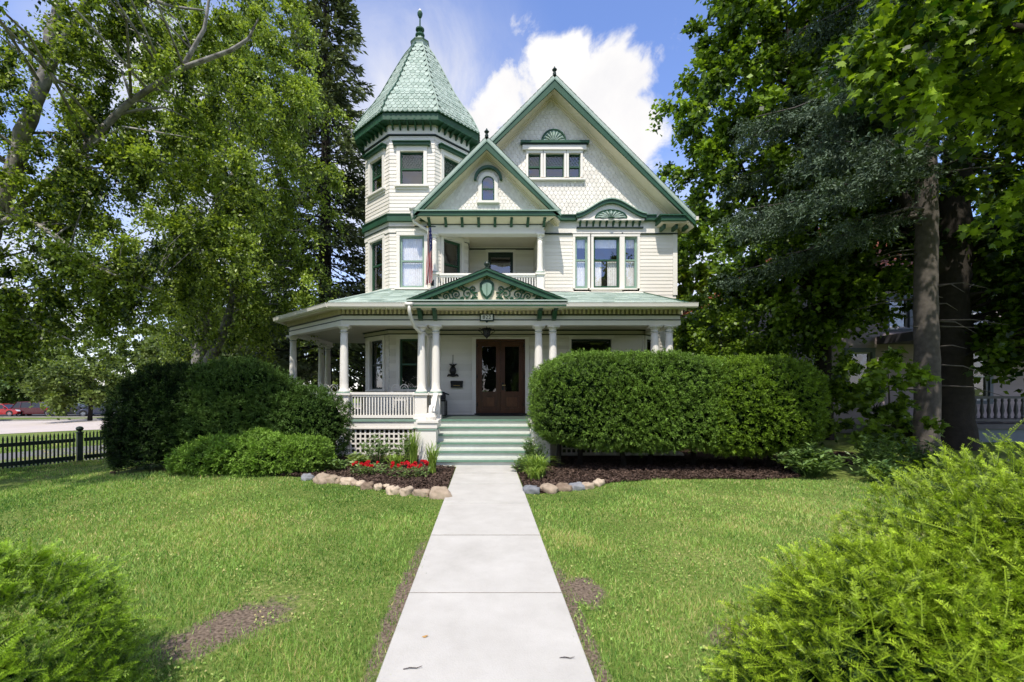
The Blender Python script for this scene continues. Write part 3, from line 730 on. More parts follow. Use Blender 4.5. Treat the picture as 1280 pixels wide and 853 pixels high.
mb = MB(); roofplane(mb, (GX - HW, 23, EZ), (GX - HW, 15.0, EZ), (.02, 15.0, GZ - slope * 1.93), (.02, 23, GZ - slope * 1.93), MAINROOF, .17, .5); mb.build('side_roof', HB)
# base trim of the main gable, eave return at the right and eyebrow
mb = MB()
mb.fr = ((0, Y2, 0), FU, FN)
mb.fbox(1.62, 2.66, .003, .16, 6.56, 6.68, GREEN); mb.fbox(1.62, 2.66, .003, .20, 6.681, 6.71, GREEN)
mb.fbox(4.62, 4.98, .003, .16, 6.56, 6.68, GREEN); mb.fbox(4.62, 4.98, .003, .20, 6.681, 6.71, GREEN)
mb.fbox(4.98, 5.86, .003, .50, 6.42, 6.55, GREEN); mb.fbox(4.93, 5.92, .003, .545, 6.551, 6.585, GREEN)
mb.fbox(5.02, 5.82, .003, .44, 6.375, 6.415, CREAM)
mb.box(5.63, 5.95, Y2 + .05, 22.8, 6.40, 6.53, WHITE); mb.box(5.61, 5.90, Y2 + .05, 22.8, 6.36, 6.399, CREAM)
for x in (5.1, 5.45, 5.75): mb.fbox(x, x + .07, .036, .34, 6.25, 6.37, GREEN)
mb.box(5.88, 6.02, GY, 22.8, 6.42, 6.52, GUTTER)
mb.build('eave_return', HB)
ex0, ex1, ez = 2.62, 4.66, 6.60
def eb(t): return ez + .42 * (.5 - .5 * math.cos(2 * PI * t)) ** .9
mb = MB(); n = 40; th = .10
up_ = [(ex0 + (ex1 - ex0) * k / n, Y2 - .25, eb(k / n) + th) for k in range(n + 1)]; dn_ = [(p[0], p[1], p[2] - th) for p in up_]
for k in range(n): mb.prism([dn_[k], dn_[k + 1], up_[k + 1], up_[k]], (0, .24, 0), GREEN)
for k in range(n): mb.prism([(up_[k][0], Y2 - .29, up_[k][2] + .001), (up_[k + 1][0], Y2 - .29, up_[k + 1][2] + .001), (up_[k + 1][0], Y2 - .29, up_[k + 1][2] + .03), (up_[k][0], Y2 - .29, up_[k][2] + .03)], (0, .28, 0), MINT)
for k in range(n): mb.poly([(dn_[k][0], Y2 - .16, ez - .03), (dn_[k + 1][0], Y2 - .16, ez - .03), (dn_[k + 1][0], Y2 - .16, dn_[k + 1][2] + .01), (dn_[k][0], Y2 - .16, dn_[k][2] + .01)], WHITE)
mb.box(ex0 + .05, ex1 - .05, Y2 - .20, Y2 - .01, ez - .06, ez - .02, WHITE)
mb.box(ex0 + .08, ex1 - .08, Y2 - .05, Y2 - .036, ez - .22, ez - .062, WHITE)
mb.box(ex0 + .05, ex1 - .05, Y2 - .1, Y2 - .02, ez - .25, ez - .222, BLACKGREEN)
for k in range(10):
    x = ex0 + .12 + k * (ex1 - ex0 - .3) / 9; mb.prism([(x, Y2 - .051, ez - .2), (x, Y2 - .051, ez - .065), (x, Y2 - .17, ez - .065), (x, Y2 - .16, ez - .11), (x, Y2 - .09, ez - .13)], (.05, 0, 0), GREEN)
mb.build('eyebrow_cornice', HB)
fan(3.64, ez + .0, .46, .24, Y2 - .165, .016)
# ---- balcony bay with small gable
SY = 13.0; SX, SZ, SFY = .03, 8.62, 12.6; SHW = 2.06; SEZ = 6.56; BY = 14.62
def sout(z):
    hh = max(0, (SZ - .2 - z) / ((SZ - SEZ) / SHW) - .05); return (max(-1.44, SX - hh), SX + hh)
mb = MB(); mb.poly([(SX - 1.7, SY + .012, 6.55), (SX + 1.7, SY + .012, 6.55), (SX, SY + .012, SZ - .25)], SIDING)
scale_wall(mb, (0, SY, 0), FU, FN, 6.62, SZ - .35, sout, [(-.14, .27, 6.98, 7.72)], .105, .10)
mb.build('small_gable_wall', HB)
gable_roof(SX, SZ, SHW, SEZ, SFY, 15.5, SY, .17, name='small_gable_roof')
mb = frame(MB(), (0, SY, 0), FU, FN)
mb.fbox(SX - 2.0, SX + 2.0, .02, .40, 6.445, 6.56, GREEN); mb.fbox(SX - 2.04, SX + 2.04, .02, .44, 6.561, 6.59, MINT)
mb.prism([(SX - 1.9, SY - .36, 6.44), (SX + 1.9, SY - .36, 6.44), (SX + 1.6, SY - .05, 6.33), (SX - 1.6, SY - .05, 6.33)], (0, 0, -.012), CREAM)
for k in range(8):
    x = -1.62 + k * 3.24 / 7 + SX - .035; mb.prism([(x, SY - .05, 6.43), (x, SY - .34, 6.43), (x, SY - .33, 6.38), (x, SY - .2, 6.36), (x, SY - .12, 6.26), (x, SY - .05, 6.24)], (.075, 0, 0), GREEN)
mb.fbox(-1.62, 1.66, -.02, .045, 6.14, 6.33, WHITE); mb.fbox(-1.66, 1.70, .046, .075, 6.31, 6.335, BLACKGREEN); mb.fbox(-1.64, 1.68, -.25, .06, 6.06, 6.135, WHITE)
mb.build('balcony_cornice', HB)
# arched window in the small gable
mb = MB(); x0, x1, z0, z1 = -.11, .25, 6.99, 7.52; cx_ = .07; r = .18; n = 12
arc = [(cx_ + r * math.cos(PI * k / n), z1 + r * math.sin(PI * k / n)) for k in range(n + 1)]
op = [(x0, z0), (x1, z0)] + arc
ro = .10; aro = [(cx_ + (r + ro) * math.cos(PI * k / n), z1 + (r + ro) * math.sin(PI * k / n)) for k in range(n + 1)]
yc = SY - .03
def ring(a, b, y, dep, mat, mb):
    for k in range(len(a) - 1): mb.prism([(a[k][0], y, a[k][1]), (a[k + 1][0], y, a[k + 1][1]), (b[k + 1][0], y, b[k + 1][1]), (b[k][0], y, b[k][1])], (0, dep, 0), mat)
ring(arc, aro, yc - .03, .05, WHITE, mb)
mb.box(x0 - ro, x0, yc - .03, yc + .02, z0, z1, WHITE); mb.box(x1, x1 + ro, yc - .03, yc + .02, z0, z1, WHITE); mb.box(x0 - ro - .04, x1 + ro + .04, yc - .07, yc + .02, z0 - .06, z0 - .001, WHITE)
mb.poly([(p[0], SY - .006, p[1]) for p in op], DARKROOM)
wv = mb.build('window', HB, label='small arched window')
mb = MB(); ri = r - .03; ari = [(cx_ + ri * math.cos(PI * k / n), z1 + ri * math.sin(PI * k / n)) for k in range(n + 1)]
ring(ari, arc, yc - .015, .02, GREEN, mb); mb.box(x0, x0 + .03, yc - .015, yc + .005, z0, z1, GREEN); mb.box(x1 - .03, x1, yc - .015, yc + .005, z0, z1, GREEN); mb.box(x0 + .03, x1 - .03, yc - .015, yc + .005, z0, z0 + .04, GREEN); mb.box(x0 + .03, x1 - .03, yc - .02, yc + .006, 7.31, 7.35, GREEN)
mb.build('sash', wv)
mb = MB(); mb.poly([(p[0], yc - .002, p[1]) for p in op], GLASS); mb.build('pane', wv)
mb = MB(); a1 = [(cx_ + .33 * math.cos(PI * k / n), z1 + .06 + .33 * math.sin(PI * k / n)) for k in range(n + 1)]; a2 = [(cx_ + .40 * math.cos(PI * k / n), z1 + .06 + .40 * math.sin(PI * k / n)) for k in range(n + 1)]
ring(a1, a2, SY - .12, .13, GREEN, mb); mb.build('arch_hood', HB)
# recess: back wall, right return, ceiling, floor
mb = frame(MB(), (0, BY, 0), FU, FN)
clap(mb, -.9, 1.55, 4.2, 6.2, [(.08, .88, 4.2, 6.08)])
mb.build('balcony_wall', HB); mb = frame(MB(), (1.55, Y2 - .4, 0), (0, 1, 0), (-1, 0, 0)); clap(mb, 0, BY - Y2 + .4, 4.2, 6.2)
mb.build('balcony_wall', HB); mb = MB(); mb.box(1.552, 1.62, SY, BY, 4.1, 6.2, WHITE)
mb.build('balcony_wall', HB)
mb = MB(); mb.poly([(-1.6, SY - .05, 6.19), (1.7, SY - .05, 6.19), (1.7, BY + .05, 6.19), (-1.6, BY + .05, 6.19)], CREAM)
mb.box(-.9, 1.549, BY - .05, BY - .022, 6.10, 6.14, BLACKGREEN); mb.bar((-1.40, SY + .07, 6.12), (-.55, SY + .92, 6.12), .03, .04, BLACKGREEN)
mb.bar((-.52, SY + .95, 6.12), (-.52, BY, 6.12), .03, .04, BLACKGREEN); mb.box(-.90, 1.549, BY - .021, BY - .012, 6.14, 6.188, WHITE)
mb.build('balcony_ceiling', HB)
mb = MB(); mb.box(-1.62, 1.7, 12.9, BY, 4.25, 4.38, DECK); mb.build('balcony_floor', HB)
# balcony door
mb = frame(MB(), (0, BY, 0), FU, FN)
mb.fbox(.0, .08, .003, .05, 4.38, 6.02, WHITE); mb.fbox(.88, .96, .003, .05, 4.38, 6.02, WHITE); mb.fbox(.0, .96, .003, .055, 6.02, 6.10, WHITE)
mb.fbox(.08, .17, -.05, .02, 4.38, 6.02, BLACKGREEN); mb.fbox(.79, .88, -.05, .02, 4.38, 6.02, BLACKGREEN); mb.fbox(.17, .79, -.05, .02, 5.86, 6.02, BLACKGREEN); mb.fbox(.17, .79, -.05, .02, 4.38, 4.75, BLACKGREEN)
mb.poly([mb.P(.1, -.2, 4.4), mb.P(.86, -.2, 4.4), mb.P(.86, -.2, 6.0), mb.P(.1, -.2, 6.0)], DARKROOM)
bd = mb.build('balcony_door', HB); mb = frame(MB(), (0, BY, 0), FU, FN); mb.poly([mb.P(.16, -.01, 4.74), mb.P(.80, -.01, 4.74), mb.P(.80, -.01, 5.87), mb.P(.16, -.01, 5.87)], GLASS); mb.build('pane', bd)
def column(x, y, z0, z1, r, name='porch_column', ang=0):
    mb = MB(); h = z1 - z0
    prof = [(r * 1.32, 0), (r * 1.32, .03), (r * 1.22, .05), (r * 1.10, .07)]
    for k in range(9):
        t = k / 8; prof.append((r * (1.0 - .20 * t ** 1.5), .09 + t * (h - .09 - .19)))
    zt = h - .19
    prof += [(r * .8, zt), (r * .97, zt + .012), (r * .97, zt + .03), (r * .82, zt + .035), (r * .82, zt + .09), (r * 1.0, zt + .105), (r * 1.22, zt + .135)]
    mb.lathe(prof, (x, y, z0), WHITE, 20)
    a = r * 1.38; mb.box(x - a, x + a, y - a, y + a, z1 - .054, z1 - .001, WHITE)
    mb.lathe([(r * .86, zt + .036), (r * .86, zt + .05)], (x, y, z0), GREEN, 20)
    mb.box(x - r * 1.4, x + r * 1.4, y - r * 1.4, y + r * 1.4, z0 - .02, z0 + .012, MINT)
    o = mb.build(name, HB)
    me = o.data; me.polygons.foreach_set('use_smooth', [len(p.vertices) == 4 and abs(p.normal.z) < .7 and p.area < .05 for p in me.polygons]); return o
def railing(p, q, z0, z1, name='porch_railing', step=.072, bw=.028):
    p = Vector((p[0], p[1], 0)); q = Vector((q[0], q[1], 0)); d = q - p; n = int(d.length / step)
    up = Vector((0, 0, 1)); mb = MB()
    mb.bar(p + up * (z1 - .03), q + up * (z1 - .03), .10, .06, WHITE); mb.bar(p + up * (z1 - .085), q + up * (z1 - .085), .055, .045, WHITE)
    mb.bar(p + up * (z0 + .035), q + up * (z0 + .035), .07, .07, WHITE)
    for k in range(n):
        c = p + d * ((k + .5) / n)
        mb.bar(c + up * (z0 + .071), c + up * (z1 - .108), bw, bw, WHITE, up=(d.normalized().x, d.normalized().y, 0))
    return mb.build(name, HB)
def pedestal(x, y, z0, z1, w_=.36, name='porch_pedestal'):
    mb = MB(); a = w_ / 2
    mb.box(x - a, x + a, y - a, y + a, z0, z1 - .07, WHITE); mb.box(x - a - .03, x + a + .03, y - a - .03, y + a + .03, z0 + .001, z0 + .10, WHITE)
    mb.box(x - a - .045, x + a + .045, y - a - .045, y + a + .045, z1 - .069, z1 - .021, WHITE)
    return mb.build(name, HB)
for x in (-1.46, 1.55):
    column(x, 12.98, 4.95, 6.06, .085, 'balcony_column'); pedestal(x, 12.98, 4.38, 4.95, .2, 'balcony_post')
railing((-1.36, 12.98), (1.45, 12.98), 4.42, 4.93, 'balcony_railing', .075, .03)

# ---- turret
TC = (-2.1, 14.57); TS = 1.30; INR = TS * 1.20711; T8 = math.tan(PI / 8)
def tface(a):
    a = R(a); n = (math.sin(a), -math.cos(a), 0); u = (math.cos(a), math.sin(a), 0)
    o = (TC[0] + n[0] * INR - u[0] * TS / 2, TC[1] + n[1] * INR - u[1] * TS / 2, 0); return o, u, n
def octpts(inr, z): 
    rr = inr / math.cos(PI / 8); return [(TC[0] + rr * math.sin(R(22.5 + 45 * k)), TC[1] - rr * math.cos(R(22.5 + 45 * k)), z) for k in range(8)]
def octband(mb, inr, z0, z1, mat): mb.prism(octpts(inr, z0), (0, 0, z1 - z0), mat)
mb = MB()
TW = {}
for a in (-90, -45, 0, 45, 90):
    ops = []; w3 = (.31, .98, 7.45, 8.42); w2 = (.30, 1.0, 4.52, 6.06); w1 = (.30, 1.0, 1.62, 3.07)
    ops += [w3] if a in (-45, 0, 45) else []; ops += [w2] if a in (-45, 0, 45) else []; ops += [w1] if a in (-45, 0) else []
    frame(mb, *tface(a)); clap(mb, 0, TS, .9, 3.45, ops); clap(mb, 0, TS, 4.2, 6.08, ops); clap(mb, 0, TS, 6.62, 8.86, ops)
for a in (135, 180, 225):
    frame(mb, *tface(a)); clap(mb, 0, TS, .9, 8.86)
# corner beads
for k in range(8):
    pass
mb.build('turret_wall', HB)
for a in (-45, 0, 45):
    o_, u_, n_ = tface(a)
    window(o_, u_, n_, .31, .98, 7.45, 8.42, casing=.10, sashw=.045, rail=7.93, lead=.115, hood=True)
    window(o_, u_, n_, .30, 1.0, 4.52, 6.02, casing=.09, sashw=.06, rail=5.30, sash_mat=MINT if a == 0 else GREEN, curtain=[(.33, .97, 4.55, 5.28), (.33, .97, 5.34, 5.98)] if a == 0 else None, hood=False)
    if a != 45: window(o_, u_, n_, .30, 1.0, 1.62, 3.07, casing=.10, sashw=.05, sash_mat=BLACKGREEN if a else GREEN)
mb = MB(); octband(mb, INR + .03, 6.10, 6.40, WHITE); octband(mb, INR + .055, 6.245, 6.27, BLACKGREEN); octband(mb, INR + .10, 6.405, 6.58, GREEN); octband(mb, INR + .125, 6.581, 6.61, GREEN); mb.build('belt_course', HB)
mb = MB(); octband(mb, INR + .03, 8.90, 9.20, WHITE); octband(mb, INR + .05, 8.87, 8.899, BLACKGREEN)
EIN = 1.87
octband(mb, EIN - .02, 9.201, 9.23, CREAM)
for a in range(0, 360, 45):
    o_, u_, n_ = tface(a); frame(mb, o_, u_, n_)
    for k in range(6):
        x = (k + .5) / 6 * TS - .02; pts = [mb.P(x, .031, 9.2), mb.P(x, .31, 9.2), mb.P(x, .30, 9.15), mb.P(x, .17, 9.11), mb.P(x, .09, 9.02), mb.P(x, .031, 9.0)]
        mb.prism(pts, Vector(u_) * .045, GREEN)
mb.build('turret_cornice', HB)
mb = MB(); octband(mb, EIN, 9.16, 9.36, GREEN); octband(mb, EIN + .05, 9.361, 9.40, GREEN); octband(mb, EIN - .05, 9.401, 9.415, ROOF); mb.build('turret_fascia', HB)
prof = [(1.90, 9.40), (1.82, 9.60), (1.69, 9.88), (1.55, 10.12), (1.37, 10.38), (1.13, 10.8), (.87, 11.36), (.66, 11.8), (.46, 12.2), (.235, 12.56)]
mb = MB()
for k in range(len(prof) - 1):
    A = octpts(prof[k][0] - .02, prof[k][1]); B = octpts(prof[k + 1][0] - .02, prof[k + 1][1])
    for j in range(8): mb.poly([A[j], A[(j + 1) % 8], B[(j + 1) % 8], B[j]], TURROOF, .3)
# arclength
seglen = [math.hypot(prof[k + 1][0] - prof[k][0], prof[k + 1][1] - prof[k][1]) for k in range(len(prof) - 1)]; tot = sum(seglen)
def at(s):
    for k, l in enumerate(seglen):
        if s <= l or k == len(seglen) - 1:
            t = s / l; r0, z0 = prof[k]; r1, z1 = prof[k + 1]; return r0 + (r1 - r0) * t, z0 + (z1 - z0) * t, (r1 - r0) / l, (z1 - z0) / l
        s -= l
row = .125; nr = int(tot / row)
for i in range(1, nr + 1):
    s = tot * i / nr; r, z, dr, dz = at(min(s, tot - 1e-6))
    for a in (-135, -90, -45, 0, 45, 90, 135, 180):
        an = R(a); n2 = Vector((math.sin(an), -math.cos(an), 0)); u2 = Vector((math.cos(an), math.sin(an), 0)); hwid = r * T8
        dn = (-(n2 * dr + Vector((0, 0, dz)))).normalized(); nn = u2.cross(dn); nn = -nn if nn.dot(n2) < 0 else nn
        cnt = max(1, round(2 * hwid / .145)); wv_ = 2 * hwid / cnt
        off = .5 if i % 2 else 0
        for j in range(cnt + (0 if off else 1)):
            x = -hwid + (j + off) * wv_
            if not off and (j == 0 or j == cnt): continue
            shingle_face(mb, Vector((TC[0], TC[1], z)) + n2 * (r + .002) + u2 * x, u2, dn, nn, wv_, row * 1.5, TURROOF, random.random(), .012)
for k in range(8):
    mb.tube([octpts(p[0] + .004, p[1])[k] for p in prof], .02, GREEN if k in (6, 7, 5) else TURROOF, 6)
tr = mb.build('turret_roof', HB)
mb = MB(); c = (TC[0], TC[1], 0)
mb.lathe([(.24, 12.46), (.26, 12.50), (.27, 12.58), (.30, 12.60), (.30, 12.63), (.2, 12.66), (.13, 12.75), (.09, 12.88)], (c[0], c[1], .05), ROOF, 8, rot=PI / 8)
mb.lathe([(.31, 12.60), (.31, 12.635)], (c[0], c[1], .05), GREEN, 8, rot=PI / 8)
mb.lathe([(.08, 12.86), (.15, 12.93), (.15, 12.97), (.08, 13.02), (.07, 13.06), (.14, 13.11), (.14, 13.15), (.05, 13.2), (.025, 13.25), (.022, 13.5), (.05, 13.53), (.08, 13.60), (.085, 13.66), (.05, 13.73), (.02, 13.78)], c, GREEN, 12)
mb.lathe([(.055, 13.72), (.05, 13.76), (.02, 13.80)], c, WHITE, 8); mb.build('finial', tr)
# solid core so no daylight shows through the rooms, and the side and rear walls
mb = MB(); mb.box(-3.2, 5.55, 15.2, 23, .2, 6.5, SIDING)
frame(mb, (-3.2, 23, 0), (0, -1, 0), (-1, 0, 0)); clap(mb, 0, 7.8, .3, 6.5)
mb.prism([(.3, Y2 + .6, 6.5), (GX + HW - .4, Y2 + .6, 6.5), (GX, Y2 + .6, GZ - .35), (.3, Y2 + .6, 8.4)], (0, 9, 0), DARKROOM)
mb.prism([(1.7, Y2 + .5, 4.2), (5.5, Y2 + .5, 4.2), (5.5, Y2 + .5, 6.5), (1.7, Y2 + .5, 6.5)], (0, 1.5, 0), DARKROOM)
mb.prism(octpts(INR - .45, .9), (0, 0, 8), DARKROOM)
mb.build('rear_wall', HB)
# ------------------------------------------------------------------ porch
FZ = .90
edge = [(-5.98, 17.0), (-5.98, 13.50), (-3.63, 11.15), (4.85, 11.15), (4.85, 14.2)]
mb = MB(); fl = [(-5.98, 17.0), (-5.98, 13.50), (-3.63, 11.15), (-1.1, 11.15), (1.05, 11.13), (4.85, 11.15), (4.85, 15.3), (-3.0, 17.0)]
mb.prism([(x, y, FZ - .05) for x, y in [(-5.98, 17.0), (-5.98, 13.50), (-3.63, 11.15), (4.85, 11.15), (4.85, 14.6), (4.0, 15.2), (-3.0, 17.0)]], (0, 0, .05), DECK)
mb.build('porch_floor', HB)
mb = MB()
def edgebar(p, q, off, z0, z1, th, mat):
    p = Vector((p[0], p[1], 0)); q = Vector((q[0], q[1], 0)); d = (q - p).normalized(); n = Vector((d.y, -d.x, 0))
    a, b = p + n * off, q + n * off
    mb.prism([a + Vector((0, 0, z0)), b + Vector((0, 0, z0)), b + Vector((0, 0, z1)), a + Vector((0, 0, z1))], -n * th, mat)
for (p, q) in (((1.07, 11.15), (4.85, 11.15)), ((4.85, 11.15), (4.85, 14.2)), ((-5.98, 16.9), (-5.98, 13.5)), ((-5.98, 13.5), (-3.63, 11.15)), ((-3.63, 11.15), (-1.12, 11.15))):
    if p == (-5.98, 16.9): mb.build('porch_skirt', HB); mb = MB()
    edgebar(p, q, .045, FZ - .055, FZ - .002, .044, MINT); edgebar(p, q, .015, FZ - .20, FZ - .057, .03, WHITE); edgebar(p, q, .04, FZ - .235, FZ - .202, .05, WHITE); edgebar(p, q, .012, -.25, .07, .03, WHITE)
mb.build('porch_skirt', HB)
def lattice(p, q, z0, z1, name='lattice_panel'):
    p = Vector((p[0], p[1], 0)); q = Vector((q[0], q[1], 0)); d = (q - p); ln = d.length; d.normalize(); n = Vector((d.y, -d.x, 0)); mb = MB(); up = Vector((0, 0, 1))
    sp = .115; k = 0; nn = int(ln / sp)
    for k in range(nn + 1):
        c = p + d * (ln * k / nn); mb.bar(c + up * z0, c + up * z1, .042, .012, WHITE, up=(n.x, n.y, 0))
    m = max(2, int((z1 - z0) / sp))
    for k in range(m + 1):
        z = z0 + (z1 - z0) * k / m; mb.bar(p + up * z - n * .014, q + up * z - n * .014, .012, .042, WHITE)
    return mb.build(name, HB)
lattice((-3.42, 11.165), (-1.78, 11.165), .06, .66); lattice((-5.90, 13.45), (-3.75, 11.30), -.1, .66); lattice((1.75, 11.165), (4.0, 11.165), .06, .66)
mb = MB(); mb.box(-3.5, -1.2, 12.2, 12.22, -.2, .8, DARKROOM); mb.box(-1.2, 1.1, 12.2, 12.22, -.2, .8, DARKROOM); mb.box(1.1, 4.8, 12.2, 12.22, -.2, .8, DARKROOM); mb.build('crawl_space', HB)  # near-black sheets, the shade under the porch put into their colour
# piers below the columns
piers = [(-3.55, 11.24, .38), (-1.42, 11.26, .62), (1.48, 11.26, .62), (4.42, 11.26, .6), (-5.76, 13.5, .36)]
for (x, y, w_) in piers:
    mb = MB(); mb.box(x - w_ / 2, x + w_ / 2, y - .13, y + .2, -.25, FZ - .21, WHITE); mb.box(x - w_ / 2 - .02, x + w_ / 2 + .02, y - .15, y + .2, FZ - .201, FZ + .02, WHITE); mb.box(x - w_ / 2 - .045, x + w_ / 2 + .045, y - .175, y + .2, FZ - .225, FZ - .203, MINT); mb.build('porch_pier', HB)
RT = 1.56; BT = 3.22
cols = [(-3.53, 11.36), (-1.60, 11.36), (-1.24, 11.36), (-1.46, 11.95), (1.32, 11.36), (1.68, 11.36), (4.22, 11.36), (4.58, 11.36), (-5.74, 13.58), (-5.74, 15.9), (-5.74, 16.55)]
for x, y in cols: column(x, y, RT, BT, .108)
for (x, y, w_) in [(-3.53, 11.36, .30), (-1.60, 11.36, .30), (-1.24, 11.36, .22), (1.32, 11.36, .22), (1.68, 11.36, .30), (4.22, 11.36, .26), (4.58, 11.36, .26), (-5.74, 13.58, .3), (-5.74, 15.9, .3), (-5.74, 16.55, .3), (-1.46, 11.95, .2)]:
    pedestal(x, y, FZ, RT, w_)
railing((-3.37, 11.36), (-1.76, 11.36), FZ + .02, RT); railing((-5.62, 13.46), (-3.66, 11.48), FZ + .02, RT); railing((-5.74, 15.74), (-5.74, 13.75), FZ + .02, RT); railing((1.85, 11.36), (4.08, 11.36), FZ + .02, RT); railing((-1.46, 11.49), (-1.46, 11.84), FZ + .02, RT, step=.06)
# entablature following the columns
ent = [(-5.74, 16.75), (-5.74, 13.60), (-3.52, 11.38), (4.72, 11.38), (4.72, 14.2)]
def offs(path, d):
    """offset an open polyline outward (to its right-hand normal)"""
    out = []
    for i, p in enumerate(path):
        ns = []
        for (a, b) in ((i - 1, i), (i, i + 1)):
            if a < 0 or b >= len(path): continue
            v = Vector((path[b][0] - path[a][0], path[b][1] - path[a][1])).normalized(); ns.append(Vector((v.y, -v.x)))
        n = sum(ns, Vector((0, 0))); n.normalize(); k = d / max(.3, n.dot(ns[0])); out.append((p[0] + n.x * k, p[1] + n.y * k))
    return out
def band(mb, d0, d1, z0, z1, mat, path=None, tint=.5):
    path = path or ent; a, b = offs(path, d0), offs(path, d1)
    for i in range(len(path) - 1):
        mb.prism([(a[i][0], a[i][1], z0), (a[i + 1][0], a[i + 1][1], z0), (b[i + 1][0], b[i + 1][1], z0), (b[i][0], b[i][1], z0)], (0, 0, z1 - z0), mat, tint)
mb = MB()
band(mb, -.11, .11, 3.222, 3.34, WHITE); band(mb, -.10, .125, 3.341, 3.362, BLACKGREEN); band(mb, -.10, .10, 3.363, 3.46, WHITE); band(mb, -.05, .13, 3.461, 3.485, BLACKGREEN); band(mb, -.05, .085, 3.486, 3.60, BEIGE)
pth = offs(ent, .09)
for i in range(len(pth) - 1):
    p, q = Vector((*pth[i], 0)), Vector((*pth[i + 1], 0)); d = q - p; n_ = int(d.length / .105); dd = d.normalized(); nn = Vector((dd.y, -dd.x, 0))
    for k in range(n_):
        c = p + d * ((k + .5) / n_); mb.bar(c + nn * .001 + Vector((0, 0, 3.545)), c + nn * .085 + Vector((0, 0, 3.545)), .05, .105, CREAM)
mb.build('porch_beam', HB)
eave = [(-6.0, 17.2), (-6.0, 13.16), (-3.72, 10.88), (4.80, 10.88), (4.80, 14.0)]
mb = MB(); a, b = eave, ent
for i in range(len(eave) - 1):
    mb.prism([(a[i][0], a[i][1], 3.605), (a[i + 1][0], a[i + 1][1], 3.605), (b[i + 1][0], b[i + 1][1], 3.605), (b[i][0], b[i][1], 3.605)], (0, 0, .02), CREAM)
band(mb, -.03, .0, 3.55, 3.68, WHITE, eave)
mb.build('porch_soffit', HB)
mb = MB()
for i in range(len(eave) - 2):
    p, q = offs(eave, .07)[i], offs(eave, .07)[i + 1]
    r = .065; d = Vector((q[0] - p[0], q[1] - p[1], 0)).normalized(); nn = Vector((d.y, -d.x, 0))
    if i == 2: q = (q[0] + .16, q[1])
    prof_ = [(-.065, .0), (-.065, -.10), (.0, -.12), (.05, -.09), (.065, -.02), (.075, 0), (.055, .006), (.045, -.02)]
    mb.prism([Vector((p[0], p[1], 3.685)) + nn * x + Vector((0, 0, z)) for x, z in prof_], Vector((q[0] - p[0], q[1] - p[1], 0)), GUTTER)
mb.build('gutter', HB)
# ceiling
mb = MB(); mb.poly([(x, y, 3.345) for x, y in [(-5.7, 17), (-5.7, 13.6), (-3.5, 11.4), (4.7, 11.4), (4.7, 15.2), (-3, 17)]][::-1], BEIGE)
trim = [(-3.66, 16.5), (-3.66, 13.90), (-2.75, 12.985), (-1.45, 12.985), (-1.31, 13.125), (4.52, 13.125), (5.2, 13.8)]
band(mb, .0, .03, 3.20, 3.342, BEIGE, trim); band(mb, .031, .055, 3.19, 3.215, BLACKGREEN, trim); band(mb, .031, .075, 3.31, 3.338, BLACKGREEN, trim)
mb.build('porch_ceiling', HB)
# porch roof
mb = MB(); ze = 3.69; zw = 4.47
roofplane(mb, (-3.74, 10.86, ze), (4.82, 10.86, ze), (4.62, 13.40, zw), (-2.73, 12.99, zw), ROOF, .155, .32)
roofplane(mb, (-6.04, 13.16, ze), (-3.74, 10.86, ze), (-2.73, 12.99, zw), (-3.66, 13.92, zw), ROOF, .155, .32)
roofplane(mb, (-6.04, 17.2, ze), (-6.04, 13.16, ze), (-3.66, 13.92, zw), (-3.66, 17.2, zw), ROOF, .155, .32)
mb.tube([(-3.74, 10.86, ze + .02), (-2.73, 12.99, zw + .02)], .03, ROOF, 6); mb.tube([(-6.04, 13.16, ze + .02), (-3.66, 13.92, zw + .02)], .03, ROOF, 6)
mb.poly([(4.80, 10.9, ze - .02), (4.80, 13.42, ze - .02), (4.61, 13.42, zw - .02)], WHITE)
mb.bar((4.83, 10.86, ze + .0), (4.63, 13.4, zw + .0), .06, .05, GREEN)
mb.build('porch_roof', HB)
# entrance pediment
PY, PXc, PHW, PZ0, PZ1 = 10.76, .03, 1.90, 3.73, 4.50
mb = MB()
for s in (-1, 1):
    a, b = (PXc, PZ1), (PXc + s * PHW, PZ0 + .02)
    A0, B0 = (b[0], PY - .04, b[1]), (b[0], 13.3, b[1]); T0, T1 = (a[0], PY - .04, a[1]), (a[0], 13.3, a[1])
    if s > 0: roofplane(mb, A0, B0, T1, T0, ROOF, .15, .32)
    else: roofplane(mb, B0, A0, T0, T1, ROOF, .15, .32)
    mb.prism([(a[0], PY, a[1] - .005), (b[0], PY, b[1] - .005), (b[0] - s * .25, PY, b[1] - .055), (a[0], PY, a[1] - .17)], (0, .08, 0), GREEN)
    mb.prism([(a[0], PY - .03, a[1] - .008), (b[0], PY - .03, b[1] - .008), (b[0], PY - .03, b[1] - .04), (a[0], PY - .03, a[1] - .055)], (0, .029, 0), GREEN)
mb.box(PXc - 1.88, PXc + 1.88, PY - .01, PY + .35, 3.60, 3.715, GREEN); mb.box(PXc - 1.90, PXc + 1.92, PY - .05, PY + .34, 3.716, 3.745, ROOF)
mb.box(PXc - 1.84, PXc + 1.84, PY + .06, PY + .6, 3.575, 3.599, CREAM)
mb.prism([(PXc - 1.7, PY + .16, 3.746), (PXc + 1.7, PY + .16, 3.746), (PXc, PY + .16, 4.44)], (0, .03, 0), CREAM)
for x in (-1.60, -1.24, 1.32, 1.68):
    mb.prism([(x - .05, PY + .50, 3.60), (x - .05, PY + .08, 3.60), (x - .05, PY + .08, 3.555), (x - .05, PY + .22, 3.52), (x - .05, PY + .36, 3.36), (x - .05, PY + .50, 3.33)], (.10, 0, 0), GREEN)
ped = mb.build('entrance_pediment', HB)
mb = MB(); yy = PY + .135
